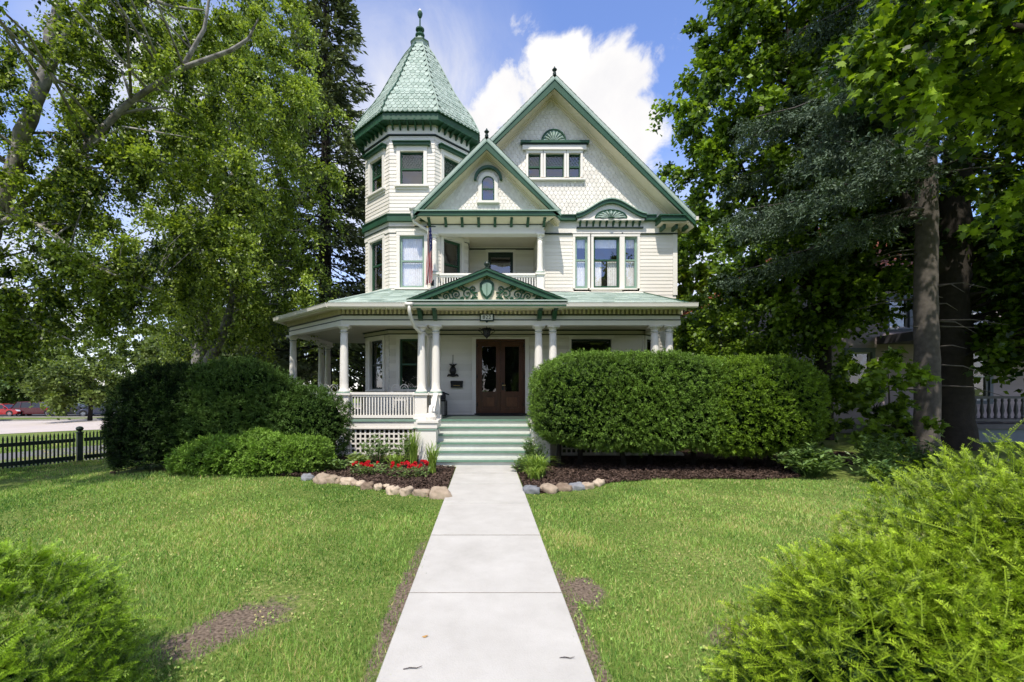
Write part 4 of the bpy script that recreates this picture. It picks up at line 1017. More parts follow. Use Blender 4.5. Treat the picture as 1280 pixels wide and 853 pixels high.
def spiral(cx, cz, r0, turns, a0, sgn, rad=.017, tail=None):
    pts = []; n = 26
    for k in range(n + 1):
        t = k / n; a = a0 + sgn * turns * 2 * PI * t; r = r0 * (1 - .82 * t); pts.append((cx + r * math.cos(a), yy, cz + r * math.sin(a)))
    if tail: pts = [(p[0], yy, p[1]) for p in tail] + pts
    mb.tube(pts, [rad * (1.15 - .5 * k / len(pts)) for k in range(len(pts))], GREEN, 6)
    mb.lathe([(.0, -.02), (.022, 0), (0, .02)], (cx, yy, cz), GREEN, 6)
for s in (-1, 1):
    def X(x): return PXc + s * x
    for (x, z, r, tn, a0, sg, tl) in [(.46, 3.92, .125, 1.4, PI * .9, -1, [(.24, 3.82), (.30, 3.90)]), (.73, 3.90, .10, 1.3, 0, 1, [(.55, 3.78), (.7, 3.775), (.8, 3.82)]), (.98, 3.855, .085, 1.3, PI, -1, [(.8, 3.79), (.88, 3.80)]), (1.22, 3.82, .06, 1.2, 0, 1, [(1.05, 3.77), (1.2, 3.76)]), (.62, 4.06, .07, 1.2, PI, -1, [(.45, 4.04), (.5, 4.06)]), (.33, 4.03, .085, 1.3, -PI / 2, 1, [(.22, 3.95)]), (.86, 4.0, .05, 1.2, PI, -1, [(.72, 3.98)]), (.36, 3.80, .05, 1.2, PI / 2, 1, [(.22, 3.82)]), (1.38, 3.78, .035, 1, PI, -1, [(1.26, 3.76)]), (.60, 3.80, .045, 1.1, PI, -1, None)]:
        a0_ = a0 if s > 0 else PI - a0
        spiral(X(x), z, r, tn, a0_, sg * s, .0165, [(X(p[0]), p[1]) for p in tl] if tl else None)
    for (x, z, an) in [(.55, 3.98, .8), (.84, 3.93, .5), (1.08, 3.86, .4), (.70, 4.03, 2.2), (1.12, 3.78, .2), (.5, 3.8, 2.4)]:
        d = Vector((s * math.cos(an), 0, math.sin(an))); p = Vector((X(x), yy, z)); mb.tube([p, p + d * .05, p + d * .1], [.008, .03, .004], GREEN, 6)
sh = [(0, .27), (.10, .25), (.17, .17), (.17, .02), (.12, -.12), (0, -.24), (-.12, -.12), (-.17, .02), (-.17, .17), (-.10, .25)]
mb.prism([(PXc + x, yy - .02, 4.0 + z * .95) for x, z in sh], (0, .04, 0), GREEN); mb.prism([(PXc + x * .68, yy - .045, 4.005 + z * .68) for x, z in sh], (0, .024, 0), MINT)
mb.bar((PXc, yy - .05, 3.86), (PXc, yy - .05, 4.15), .012, .012, GREEN)
for x in (-.06, 0, .06): mb.lathe([(0, -.025), (.03, 0), (0, .025)], (PXc + x, yy, 4.275 + (.025 if x == 0 else 0)), GREEN, 8)
mb.build('scrollwork', ped)
mb = MB(); mb.lathe([(.06, -.04), (.06, .02), (.03, .04), (.06, .07), (.075, .11), (.05, .155), (.01, .175)], (PXc, PY + .05, PZ1), BLACKGREEN, 10); mb.build('finial', ped)
# steps
for k in range(1, 7):
    z = .15 * k; y = 9.6 + .30 * (k - 1); mb = MB()
    x0, x1 = -1.10, 1.05
    mb.box(x0, x1, y, y + .02, z - .15, z - .042, STEPR)
    if k < 6: mb.box(x0, x1, y - .012, y + .301, z - .04, z, STEPT); mb.box(x0 + .001, x1 - .001, y - .04, y - .013, z - .042, z - .003, STEPG)
    else: mb.box(x0, x1, y - .04, y + .06, z - .04, z - .001, STEPG)
    mb.build('step', HB)
for s, xa in ((-1, -1.28), (1, 1.23)):
    mb = MB()
    mb.box(xa - .19, xa + .19, 10.0, 10.5, -.05, .86, WHITE); mb.box(xa - .215, xa + .215, 9.975, 10.52, .78, .90, WHITE); mb.box(xa - .245, xa + .245, 9.945, 10.55, .901, .955, WHITE); mb.box(xa - .21, xa + .21, 9.98, 10.52, .735, .765, MINT)
    mb.box(xa - .15, xa + .16, 10.5, 11.13, -.05, .72, WHITE)
    xo = xa - s * .12
    mb.prism([(xo - .05, 11.2, .9), (xo - .05, 10.5, .45), (xo - .05, 10.5, .30), (xo - .05, 11.2, .6)], (.10, 0, 0), WHITE)
    mb.build('stair_pier', HB)
    mb = MB(); xr = xa + (.05 if s < 0 else -.05)
    mb.bar((xr, 11.24, 1.53), (xr, 10.42, 1.08), .11, .06, WHITE); mb.bar((xr, 11.24, 1.08), (xr, 10.6, .98), .07, .06, WHITE)
    pts = []
    for k in range(22):
        t = k / 21; a = PI * .62 - 2.6 * PI * t; r = .15 * (1 - .72 * t); pts.append((xr, 10.30 - r * math.cos(a) * 1.0, 1.09 + r * math.sin(a)))
    mb.tube(pts, [.055 - .02 * k / 21 for k in range(22)], WHITE, 8)
    mb.lathe([(.0, 0), (.10, .0), (.13, .06), (.10, .13), (.03, .16), (0, .17)], (xr, 10.22, .956), WHITE, 12)
    for k in range(5):
        y = 11.1 - k * .13; zt = 1.53 - (11.24 - y) * .55 - .03; mb.bar((xr, y, 1.05 - (11.24 - y) * .16), (xr, y, zt), .03, .03, WHITE)
    mb.build('stair_rail', HB)
# double door
mb = frame(MB(), (0, Y1, 0), FU, FN); x0, x1, z0, z1 = doorw
mb.fbox(x0 - .11, x0, .003, .05, z0, z1, WHITE); mb.fbox(x1, x1 + .11, .003, .05, z0, z1, WHITE); mb.fbox(x0 - .11, x1 + .11, .003, .055, z1, z1 + .05, WHITE)
mb.fbox(x0, x0 + .05, -.1, .03, z0 + .04, z1, WOOD); mb.fbox(x1 - .05, x1, -.1, .03, z0 + .04, z1, WOOD); mb.fbox(x0 + .05, x1 - .05, -.1, .03, z1 - .06, z1, WOOD); mb.fbox(x0 - .04, x1 + .04, -.1, .10, z0, z0 + .04, IRON)
mb.poly([mb.P(x0, -.3, z0), mb.P(x1, -.3, z0), mb.P(x1, -.3, z1), mb.P(x0, -.3, z1)], DARKROOM)
df = mb.build('door_frame', HB)
xm = (x0 + x1) / 2
for (a, b, si) in ((x0 + .052, xm - .004, -1), (xm + .004, x1 - .052, 1)):
    mb = frame(MB(), (0, Y1, 0), FU, FN); st = .125; zz = z0 + .045; zt = z1 - .065
    mb.fbox(a, a + st, -.055, -.01, zz, zt, WOOD); mb.fbox(b - st, b, -.055, -.01, zz, zt, WOOD); mb.fbox(a + st, b - st, -.055, -.01, zt - .15, zt, WOOD); mb.fbox(a + st, b - st, -.055, -.01, zz, zz + .14, WOOD); mb.fbox(a + st, b - st, -.055, -.01, zz + .50, zz + .62, WOOD)
    mb.fbox(a + st, b - st, -.05, -.03, zz + .14, zz + .5, WOOD); mb.fbox(a + st + .05, b - st - .05, -.0299, -.012, zz + .19, zz + .45, WOODL)
    mb.fbox(a + st, b - st, -.045, -.016, zz + .30, zz + .335, WOOD)
    for zq in (.25, 1.05, 1.95):
        xh = a - .02 if si < 0 else b + .02; mb.lathe([(.014, -.05), (.018, 0), (.014, .05)], (mb.P(xh, .035, 0)[0], Y1 - .04, zz + zq), IRON, 8)
    dr = mb.build('door', HB)
    mb = frame(MB(), (0, Y1, 0), FU, FN); mb.poly([mb.P(a + st - .01, -.035, zz + .61), mb.P(b - st + .01, -.035, zz + .61), mb.P(b - st + .01, -.035, zt - .14), mb.P(a + st - .01, -.035, zt - .14)], GLASSD); mb.build('pane', dr)
    if si > 0:
        mb = MB(); mb.box(a + .03, a + .09, Y1 - .006, Y1 + .01, zz + .66, zz + .88, IRON); mb.tube([(a + .06, Y1, zz + .8), (a + .06, Y1 - .06, zz + .8), (a + .14, Y1 - .065, zz + .8)], .014, BRASS, 8); mb.build('handle', dr)
mb = MB(); mb.box(xm - .6, xm + .6, 12.45, 12.98, FZ + .002, FZ + .014, IRON)
tag(mb.build('door_mat', org=(xm, 12.7, FZ)), 'dark flat mat lying in front of the wooden double doors', 'doormat')
# downspouts
mb = MB(); mb.tube([(-1.80, 10.72, 3.62), (-1.80, 10.74, 3.50), (-1.78, 10.80, 3.36), (-1.72, 11.05, 3.14), (-1.62, 11.2, 3.06), (-1.49, 11.6, 3.02), (-1.47, 11.72, 2.9), (-1.47, 11.75, 1.7)], .042, GUTTER, 10); mb.box(-1.90, -1.72, 10.68, 10.80, 3.60, 3.68, GUTTER); mb.build('downspout', HB, True)
mb = MB(); mb.tube([(-2.04, 12.55, 6.62), (-2.04, 12.6, 6.45), (-2.0, 12.7, 6.3), (-1.62, 12.9, 6.12), (-1.55, 12.93, 6.0), (-1.55, 12.93, 4.6)], .038, GUTTER, 10); mb.box(-2.10, -1.98, 12.5, 12.66, 6.58, 6.68, GUTTER); mb.build('downspout', HB, True)

# ------------------------------------------------------------------ small things on the house and porch
# house number
t = thing('house_number_sign', 'small dark framed white plate with house number above the porch steps', 'sign', (.03, 11.24, 3.42))
mb = MB(); zc = 3.405; xc = .03; yb = 11.235
mb.box(xc - .175, xc + .175, yb - .03, yb, zc - .095, zc + .095, BLACKGREEN); mb.prism([(xc - .04, yb - .028, zc - .095), (xc + .04, yb - .028, zc - .095), (xc, yb - .028, zc - .135)], (0, .02, 0), BLACKGREEN)
mb.build('frame', t); mb = MB(); mb.box(xc - .145, xc + .145, yb - .036, yb - .0301, zc - .062, zc + .062, NUMW); mb.build('number_plate', t)
cu = bpy.data.curves.new('number', 'FONT'); cu.body = '822'; cu.size = .135; cu.align_x = 'CENTER'; cu.align_y = 'CENTER'; cu.extrude = .002; cu.space_character = 1.08
tmp = bpy.data.objects.new('tmp', cu); C.objects.link(tmp); dg = bpy.context.evaluated_depsgraph_get(); me = bpy.data.meshes.new_from_object(tmp.evaluated_get(dg)); bpy.data.objects.remove(tmp)
me.materials.clear(); me.materials.append(IRON); o = bpy.data.objects.new('number', me); C.objects.link(o); o.parent = t; me.transform(Matrix.Translation((xc, yb - .0385, zc)) @ Matrix.Rotation(PI / 2, 4, 'X')); me.transform(Matrix.Translation(-Vector(t.location)))
# pendant
t = thing('porch_lantern', 'black scrolled iron lantern hanging from the porch ceiling before the door', 'lantern', (.03, 11.75, 3.34))
mb = MB(); c = (.03, 11.75, 3.0); mb.lathe([(.05, .34), (.05, .30), (.01, .29), (.01, .21), (.13, .20), (.15, .16), (.13, .15)], c, IRON, 12); mb.lathe([(.10, .15), (.085, .02), (.03, -.03), (.01, -.06)], c, IRON, 8)
for k in range(4):
    a = PI / 2 * k + .4; mb.tube([(c[0] + .1 * math.cos(a), c[1] + .1 * math.sin(a), c[2] + .14), (c[0] + .2 * math.cos(a), c[1] + .2 * math.sin(a), c[2] + .2), (c[0] + .23 * math.cos(a), c[1] + .23 * math.sin(a), c[2] + .13), (c[0] + .17 * math.cos(a), c[1] + .17 * math.sin(a), c[2] + .11), (c[0] + .06 * math.cos(a), c[1] + .06 * math.sin(a), c[2] - .0)], .01, IRON, 6)
mb.build('lantern_body', t)
# wall ornament and letter box
t = thing('wall_ornament', 'black iron pineapple ornament hung on the porch wall above the letter box', 'ornament', (-.94, Y1, 2.2))
mb = MB(); x = -.94; y = Y1 - .07
mb.tube([(x, y + .03, 2.62), (x, y, 2.28)], .008, IRON, 6)
mb.lathe([(.0, -.02), (.05, .0), (.085, .05), (.10, .11), (.085, .18), (.05, .23), (0, .25)], (x, y, 2.05), IRON, 10)
for k in range(9):
    a = 2 * PI * k / 9; mb.tube([(x, y, 2.28), (x + .06 * math.cos(a), y + .06 * math.sin(a), 2.33), (x + .12 * math.cos(a), y + .06 * math.sin(a), 2.36)], [.02, .022, .003], IRON, 5)
mb.tube([(x - .16, y, 2.00), (x - .12, y, 2.045), (x, y, 2.02), (x + .12, y, 2.045), (x + .16, y, 2.00)], [.018, .03, .035, .03, .018], IRON, 8); mb.build('iron_casting', t, True)
mb = MB(); mb.prism([(-1.0, Y1 - .10, 1.68), (-.66, Y1 - .10, 1.68), (-.66, Y1 - .10, 1.83), (-1.0, Y1 - .10, 1.83)], (0, .075, 0), IRON); mb.prism([(-1.01, Y1 - .12, 1.80), (-.65, Y1 - .12, 1.80), (-.65, Y1 - .025, 1.865), (-1.01, Y1 - .025, 1.865)], (0, -.0, .012), IRON); mb.box(-.92, -.74, Y1 - .108, Y1 - .10, 1.73, 1.745, BRASS)
tag(mb.build('letter_box', org=(-.83, Y1 - .06, 1.68)), 'black wall letter box mounted under the pineapple ornament', 'letterbox')
mb = MB(); mb.box(1.28, 1.32, Y1 - .05, Y1 - .024, 1.86, 1.99, IRON); mb.lathe([(.014, 0), (.014, .012), (.008, .018)], (1.30, Y1 - .058, 1.92), BRASS, 8)
tag(mb.build('door_bell', org=(1.30, Y1 - .03, 1.86)), 'tiny dark door bell plate right of the double doors', 'door bell')
# wire chairs
def wire_chair(loc, rot, label):
    t = thing('wire_chair', label, 'chair', loc, 'white wire chairs on the porch')
    M = Matrix.Translation(loc) @ Matrix.Rotation(rot, 4, 'Z')
    def W(x, y, z): return M @ Vector((x, y, z))
    mb = MB(); mb.lathe([(.0, .43), (.21, .43), (.215, .445), (.2, .455), (0, .45)], loc, WHITE, 16); mb.build('seat', t)
    for (x, y) in ((-.15, -.15), (.15, -.15), (-.15, .15), (.15, .15)):
        mb = MB(); mb.tube([W(x, y, .435), W(x * 1.1, y * 1.1, .25), W(x * 1.35, y * 1.35, 0)], .010, WHITE, 6); mb.build('leg', t)
    mb = MB()
    for s in (-1, 1):
        mb.tube([W(s * .11 + .105 * math.cos(PI * k / 14 * 1), .19, .74 + .12 * math.sin(PI * k / 14)) for k in range(15)], .010, WHITE, 6)
        mb.tube([W(s * .11 + .055 * math.cos(PI * k / 10), .19, .74 + .06 * math.sin(PI * k / 10)) for k in range(11)], .006, WHITE, 6)
        mb.tube([W(s * .215, .19, .74), W(s * .2, .19, .6), W(s * .16, .17, .44)], .010, WHITE, 6); mb.tube([W(s * .055, .19, .74), W(s * .08, .18, .44)], .006, WHITE, 6)
    mb.tube([W(0, .19, .74), W(0, .18, .44)], .008, WHITE, 6); mb.build('backrest', t)
wire_chair((-2.25, 12.15, FZ), PI, 'white wire chair with looped back below the front turret window')
wire_chair((-4.30, 12.75, FZ), PI, 'white wire chair with looped back behind the corner column by the yew')
# bench (only its arm is seen)
t = thing('iron_armchair', 'black iron armchair half hidden behind the rail post left of the doors', 'chair', (-1.35, 12.6, FZ))
mb = MB(); mb.box(-1.62, -1.1, 12.35, 12.85, 1.30, 1.335, IRON); mb.build('seat', t); mb = MB(); mb.prism([(-1.62, 12.83, 1.34), (-1.13, 12.83, 1.34), (-1.16, 12.9, 1.56), (-1.62, 12.9, 1.56)], (0, .03, 0), IRON); mb.build('backrest', t)
for x in (-1.62, -1.1):
    mb = MB(); mb.tube([(x, 12.82, 1.50), (x, 12.4, 1.52), (x + .10, 12.3, 1.49)], .02, IRON, 8); mb.tube([(x, 12.36, 1.51), (x, 12.36, .9)], .017, IRON, 8); mb.build('armrest', t)
    mb = MB(); mb.tube([(x, 12.84, 1.3), (x, 12.86, .9)], .017, IRON, 8); mb.build('leg', t)
# flag
t = thing('flag', 'limp red, white and blue striped flag on a pole beside the balcony column', 'flag', (-1.52, 12.85, 4.9))
mb = MB(); p0 = Vector((-1.50, 12.90, 4.62)); p1 = Vector((-1.58, 12.35, 6.02)); mb.tube([p0, p1], .014, WHITE, 8); mb.lathe([(0, -.02), (.03, .01), (0, .045)], p1, BRASS, 8); mb.box(-1.54, -1.46, 12.86, 12.94, 4.56, 4.72, IRON); mb.build('pole', t)
FR = simple('flag_red', (.48, .02, .035), .8, .1, 5); FW = simple('flag_white', (.75, .74, .73), .8, .05, 5); FB = simple('flag_blue', (.02, .03, .16), .8, .15, 5)
nu, nv = 26, 34; G = {}; hoist = (p1 - p0)
ln = 1.55
mb = MB(); V = []
for i in range(nu + 1):
    for j in range(nv + 1):
        a = i / nu; v = j / nv            # a across the hoist (13 stripes), v along the fly
        top = p0 + hoist * (.42 + .55 * a)
        # cloth gathers and hangs down from the pole
        if True:
            w_ = .07 + .12 * min(1, .25 + v); fy = .05 * math.sin(a * 15 + v * 2)
            V.append(Vector((-1.545 + .05 * v - .10 * v * v + w_ * (a - .5) + .012 * math.sin(9 * v + 6 * a), 12.42 + .25 * v + fy, 5.98 - 1.42 * v + .20 * (a - .5) * (1 - .5 * v)))); continue
        gx = (-1.565 + (top.x + 1.55) * .5); fold = .06 * math.sin(a * 17 + v * 1.5) * min(1, v * 3)
        pos = Vector((top.x - .045 * v + .16 * (a - .5) * min(1, .35 + v), top.y + fold + .20 * (1 - a) * v * .3, top.z - ln * v * (1 - .10 * (1 - a)) * .86 - .02))
        pos.x = pos.x * 1.0 + .03 * math.sin(a * 9 + 2 * v)
        V.append(pos)
b = len(mb.v)
for i in range(nu):
    for j in range(nv):
        k = i * (nv + 1) + j; stripe = int(i * 13 / nu); m = FR if stripe % 2 == 0 else FW
        if i >= nu * 6 / 13 and j < nv * .4:
            m = FB
            if (i + j) % 3 == 0 and i % 2 == 0: m = FW if j % 2 else FB
        mb.poly([V[k], V[k + 1], V[k + nv + 2], V[k + nv + 1]], m)
mb.build('cloth', t, True)
# ------------------------------------------------------------------ vegetation helpers
def nrm(v): return v / np.maximum(1e-9, np.linalg.norm(v, axis=-1, keepdims=True))
_dirs = rng.normal(0, 1, (14, 3)); _ph = rng.uniform(0, 6.28, 14)
def fnoise(p, s):
    """cheap smooth noise about -1..1"""
    p = np.asarray(p) * s; r = np.zeros(len(p))
    for k in range(14): r += np.sin(p @ (_dirs[k] * (.6 + .12 * k)) + _ph[k])
    return r / 5.0
def quads(pos, ax, nr, Ls, Ws, fold=.12):
    ax = nrm(ax); side = nrm(np.cross(ax, nr)); nr = np.cross(side, ax)
    Ls = np.broadcast_to(np.asarray(Ls, float), (len(pos),))[:, None]; Ws = np.broadcast_to(np.asarray(Ws, float), (len(pos),))[:, None]
    f = nr * Ws * fold
    return np.stack([pos, pos + ax * Ls * .45 + side * Ws * .5 + f, pos + ax * Ls, pos + ax * Ls * .45 - side * Ws * .5 + f], 1)
def randdir(n): return nrm(rng.normal(0, 1, (n, 3)))
LOBE = np.array([(0, 0), (.16, .02), (.42, .06), (.30, .20), (.52, .42), (.30, .48), (.27, .62), (.12, .60), (0, 1.0), (-.12, .60), (-.27, .62), (-.30, .48), (-.52, .42), (-.30, .20), (-.42, .06), (-.16, .02)])
def lobed(pos, ax, nr, Ls):
    ax = nrm(ax); side = nrm(np.cross(ax, nr)); n2 = np.cross(side, ax); Ls = np.broadcast_to(np.asarray(Ls, float), (len(pos),))
    out = pos[:, None, :] + (ax[:, None, :] * LOBE[None, :, 1, None] + side[:, None, :] * LOBE[None, :, 0, None] - n2[:, None, :] * (np.abs(LOBE[None, :, 0, None]) ** 1.5 * .5)) * Ls[:, None, None]
    return out
def env_points(envs, gap=.0, gs=.5):
    """clump centres inside ellipsoids, biased to the outside, with gaps"""
    out = []; od = []
    for (c, r, n) in envs:
        c = np.array(c, float); r = np.array(r, float); d = randdir(n * 3); t = rng.uniform(.12, 1, n * 3) ** .5
        bump = 1 + .16 * fnoise(d, 3.1)
        p = c + d * r * t[:, None] * bump[:, None]
        k = fnoise(p, gs) > -1 + gap * 1.6
        p, d, t = p[k][:n], d[k][:n], t[k][:n]; out.append(p); od.append(nrm(d * np.array([1, 1, .5])))
    return np.concatenate(out), np.concatenate(od)
def twig_leaves(cent, outd, K, tl, per, droop, size, wid, jit=.05, spread=.9, facing=.7):
    """K twigs round each clump centre, leaves along every twig"""
    n = len(cent); c = np.repeat(cent, K, 0); o = np.repeat(outd, K, 0)
    d = nrm(o * .6 + randdir(n * K) * spread); L_ = rng.uniform(tl[0], tl[1], n * K)
    s = c - d * L_[:, None] * .35
    M = n * K; t = rng.uniform(.05, 1, (M, per))
    p = s[:, None] + d[:, None] * (L_[:, None] * t)[..., None]; p[..., 2] -= droop * (t ** 2) * L_[:, None]
    p = p.reshape(-1, 3) + rng.normal(0, jit, (M * per, 3))
    dd = np.repeat(d, per, 0)
    ax = nrm(dd * .5 + randdir(len(p)) * .8 + np.array([0, 0, -.55 * (droop + .3)]))
    nr = nrm(randdir(len(p)) * (1 - facing) + np.array([-.05, -.25, 1.0]) * facing + rng.normal(0, .35, (len(p), 3)))
    cid = np.repeat(np.arange(n), K * per)
    return p, ax, nr, cid, size * rng.uniform(.7, 1.2, len(p)), wid
def tree(name, label, loc, trunks, bark, envs, leafmat, size, K, per, tl=(.5, 1.0), droop=.25, wid=.62, gap=.2, gs=.5, lob=False, group=None, cat='tree', jit=.05, nbr=40, tbase=.45, tvar=.22, cut=None, brr=.03, smooth=True, trunk_name='trunk', spread=.9):
    t = thing(name, label, cat, loc, group)
    cent, outd = env_points(envs, gap, gs)
    if cut is not None:
        k = cut(cent); cent, outd = cent[k], outd[k]
    mb = MB(); tp = []
    for (pts, rad) in trunks:
        # resample with wobble
        P_ = [Vector(p) for p in pts]; pp = []; rr = []
        for i in range(len(P_) - 1):
            m = max(2, int((P_[i + 1] - P_[i]).length / .35))
            for k in range(m):
                f = k / m; q = P_[i].lerp(P_[i + 1], f); r_ = rad[i] + (rad[i + 1] - rad[i]) * f
                q = q + Vector((random.gauss(0, min(.02, r_ * .10)), random.gauss(0, min(.02, r_ * .10)), 0)) if (i or k) else q
                pp.append(q); rr.append(r_ * random.uniform(.95, 1.06))
        pp.append(P_[-1]); rr.append(rad[-1])
        # tint changes along the stem
        nseg = 14 if rad[0] > .15 else 7
        for i in range(len(pp) - 1): pass
        mb.tube(pp, rr, bark, nseg, random.uniform(.4, .6)); tp += list(zip(pp, rr))
    tpn = np.array([list(p) for p, r in tp]); tpr = np.array([r for p, r in tp])
    if nbr:
        idx = rng.choice(len(cent), min(nbr, len(cent)), replace=False)
        for i in idx:
            c = cent[i]; dist = np.linalg.norm((tpn - c) * np.array([1, 1, 1.0]), axis=1) + 1.5 * np.maximum(0, tpn[:, 2] - c[2] + .3); j = int(np.argmin(dist + rng.uniform(0, .6, len(dist))))
            if dist[j] > 4.2: continue
            a = Vector(tpn[j]); b = Vector(c); m = a.lerp(b, .5) + Vector((random.gauss(0, .15), random.gauss(0, .15), .12 * (b - a).length)); r0 = min(tpr[j] * .5, brr * 1.6)
            mb.tube([a, a.lerp(m, .5) + Vector((0, 0, .03)), m, m.lerp(b, .6), b], [r0, r0 * .8, r0 * .62, r0 * .4, r0 * .2], bark, 5, random.uniform(.3, .8))
    mb.build(trunk_name, t, smooth)
    p, ax, nr, cid, sz, wd = twig_leaves(cent, outd, K, tl, per, droop, size, wid, jit, spread)
    ct = rng.normal(0, tvar * .6, len(cent))[cid]; tint = np.clip(tbase + ct + rng.normal(0, tvar, len(p)), 0, 1)
    if lob: v = lobed(p, ax, nr, sz); n = 16
    else: v = quads(p, ax, nr, sz, sz * wd); n = 4
    raw_mesh('crown', v, n, [leafmat], tint, t)
    return t
def conifer(name, label, loc, h, R0, mat, bark, n_lev, z0=1.0, sprig=.17, trunk_r=.3, dens=22, cut=None, tbase=.45, cat='tree', group=None):
    t = thing(name, label, cat, loc, group); bx, by, bz = loc; mb = MB()
    mb.tube([(bx, by, bz - .2), (bx + .05, by, bz + h * .5), (bx, by, bz + h)], [trunk_r, trunk_r * .6, .02], bark, 12, .4)
    P_, A_, T_ = [], [], []
    for l in range(n_lev):
        f = l / n_lev; z = z0 + (h - z0) * f ** 1.02; rl = R0 * (1 - f) ** .85 + .15
        nb = 8 if f < .8 else 5
        for b in range(nb):
            a = rng.uniform(0, 2 * PI); ln = rl * rng.uniform(.72, 1.12); d = np.array([math.cos(a), math.sin(a), 0]); ns = max(4, int(ln * 6))
            tt = np.linspace(0.04, 1, ns); zz = z + ln * (.10 * tt - .42 * tt ** 1.4 + .22 * tt ** 4)
            path = np.array([bx, by, bz]) + d * (ln * tt)[:, None]; path[:, 2] = bz + zz
            mb.tube([tuple(path[0]), tuple(path[ns // 2]), tuple(path[-1])], [.035 * (1 - f) + .008, .02, .005], bark, 4, .3)
            m = int(dens * ln); u = rng.uniform(.15, 1, m) ** .7; ii = np.clip((u * (ns - 1)).astype(int), 0, ns - 2); fr = (u * (ns - 1) - ii)[:, None]
            q = path[ii] * (1 - fr) + path[ii + 1] * fr
            sd = np.array([-d[1], d[0], 0]); off = rng.normal(0, 1, m); w_ = .20 * ln * (1 - u * .65) * .55 + .05
            q = q + sd * (off * w_)[:, None]; q[:, 2] -= np.abs(off) * .10 + rng.uniform(0, .22, m) * (.3 + u * .5)
            P_.append(q); A_.append(nrm(d * .9 + sd * np.sign(off)[:, None] * .6 + rng.normal(0, .3, (m, 3)) + np.array([0, 0, -.25]))); T_.append(tbase + .7 * (u - .6) + rng.normal(0, .15, m))  # tint rises towards the branch tips, their sunlight put into the colour
    P_ = np.concatenate(P_); A_ = np.concatenate(A_); T_ = np.concatenate(T_)
    if cut is not None: k = cut(P_); P_, A_, T_ = P_[k], A_[k], T_[k]
    mb.build('trunk', t, True)
    s = sprig * rng.uniform(.7, 1.3, len(P_)); v = quads(P_, A_, nrm(rng.normal(0, .6, (len(P_), 3)) + np.array([0, -.2, 1])), s, s * .34, .25)
    raw_mesh('crown', v, 4, [mat], np.clip(T_, 0, 1), t); return t
def superell(n, c, r, e, zmin=None, amp=.05, ns=2.2):
    c = np.array(c, float); r = np.array(r, float); d = nrm(rng.normal(0, 1, (n * 2, 3)) * r ** .5)
    s = (np.abs(d / r) ** e).sum(1) ** (-1 / e); p = d * s[:, None]
    g = nrm(np.sign(p) * np.abs(p / r) ** (e - 1) / r)
    p = c + p; p = p + g * (amp * fnoise(p, ns) + amp * .6 * fnoise(p, ns * 3.1))[:, None]
    if zmin is not None:
        zm = zmin + .10 * fnoise(p * np.array([1, 1, 0]), 2.6); k = p[:, 2] > zm; p, g = p[k], g[k]
    return p[:n], g[:n]
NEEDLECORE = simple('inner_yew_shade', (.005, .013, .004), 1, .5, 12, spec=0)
def core(mb, c, r, e, mat, sc_=.86, zmin=-9, zcut=None):
    n, m = 56, 28; vs = []; rr_ = random.Random(5)
    for j in range(m + 1):
        th = PI * j / m - PI / 2
        for i in range(n):
            ph = 2 * PI * i / n; d = np.array([math.cos(th) * math.cos(ph), math.cos(th) * math.sin(ph), math.sin(th)]); s = ((np.abs(d / np.array(r)) ** e).sum()) ** (-1 / e) * sc_
            p = np.array(c) + d * s * (1 + .035 * math.sin(7 * ph + 3 * th) * math.cos(5 * th) + rr_.uniform(-.035, .035)); p[2] = max(p[2], zmin); vs.append(tuple(p))
    fs = [(j * n + i, j * n + (i + 1) % n, (j + 1) * n + (i + 1) % n, (j + 1) * n + i) for j in range(m) for i in range(n)]
    mb.mesh(vs, fs, mat, 0.0)
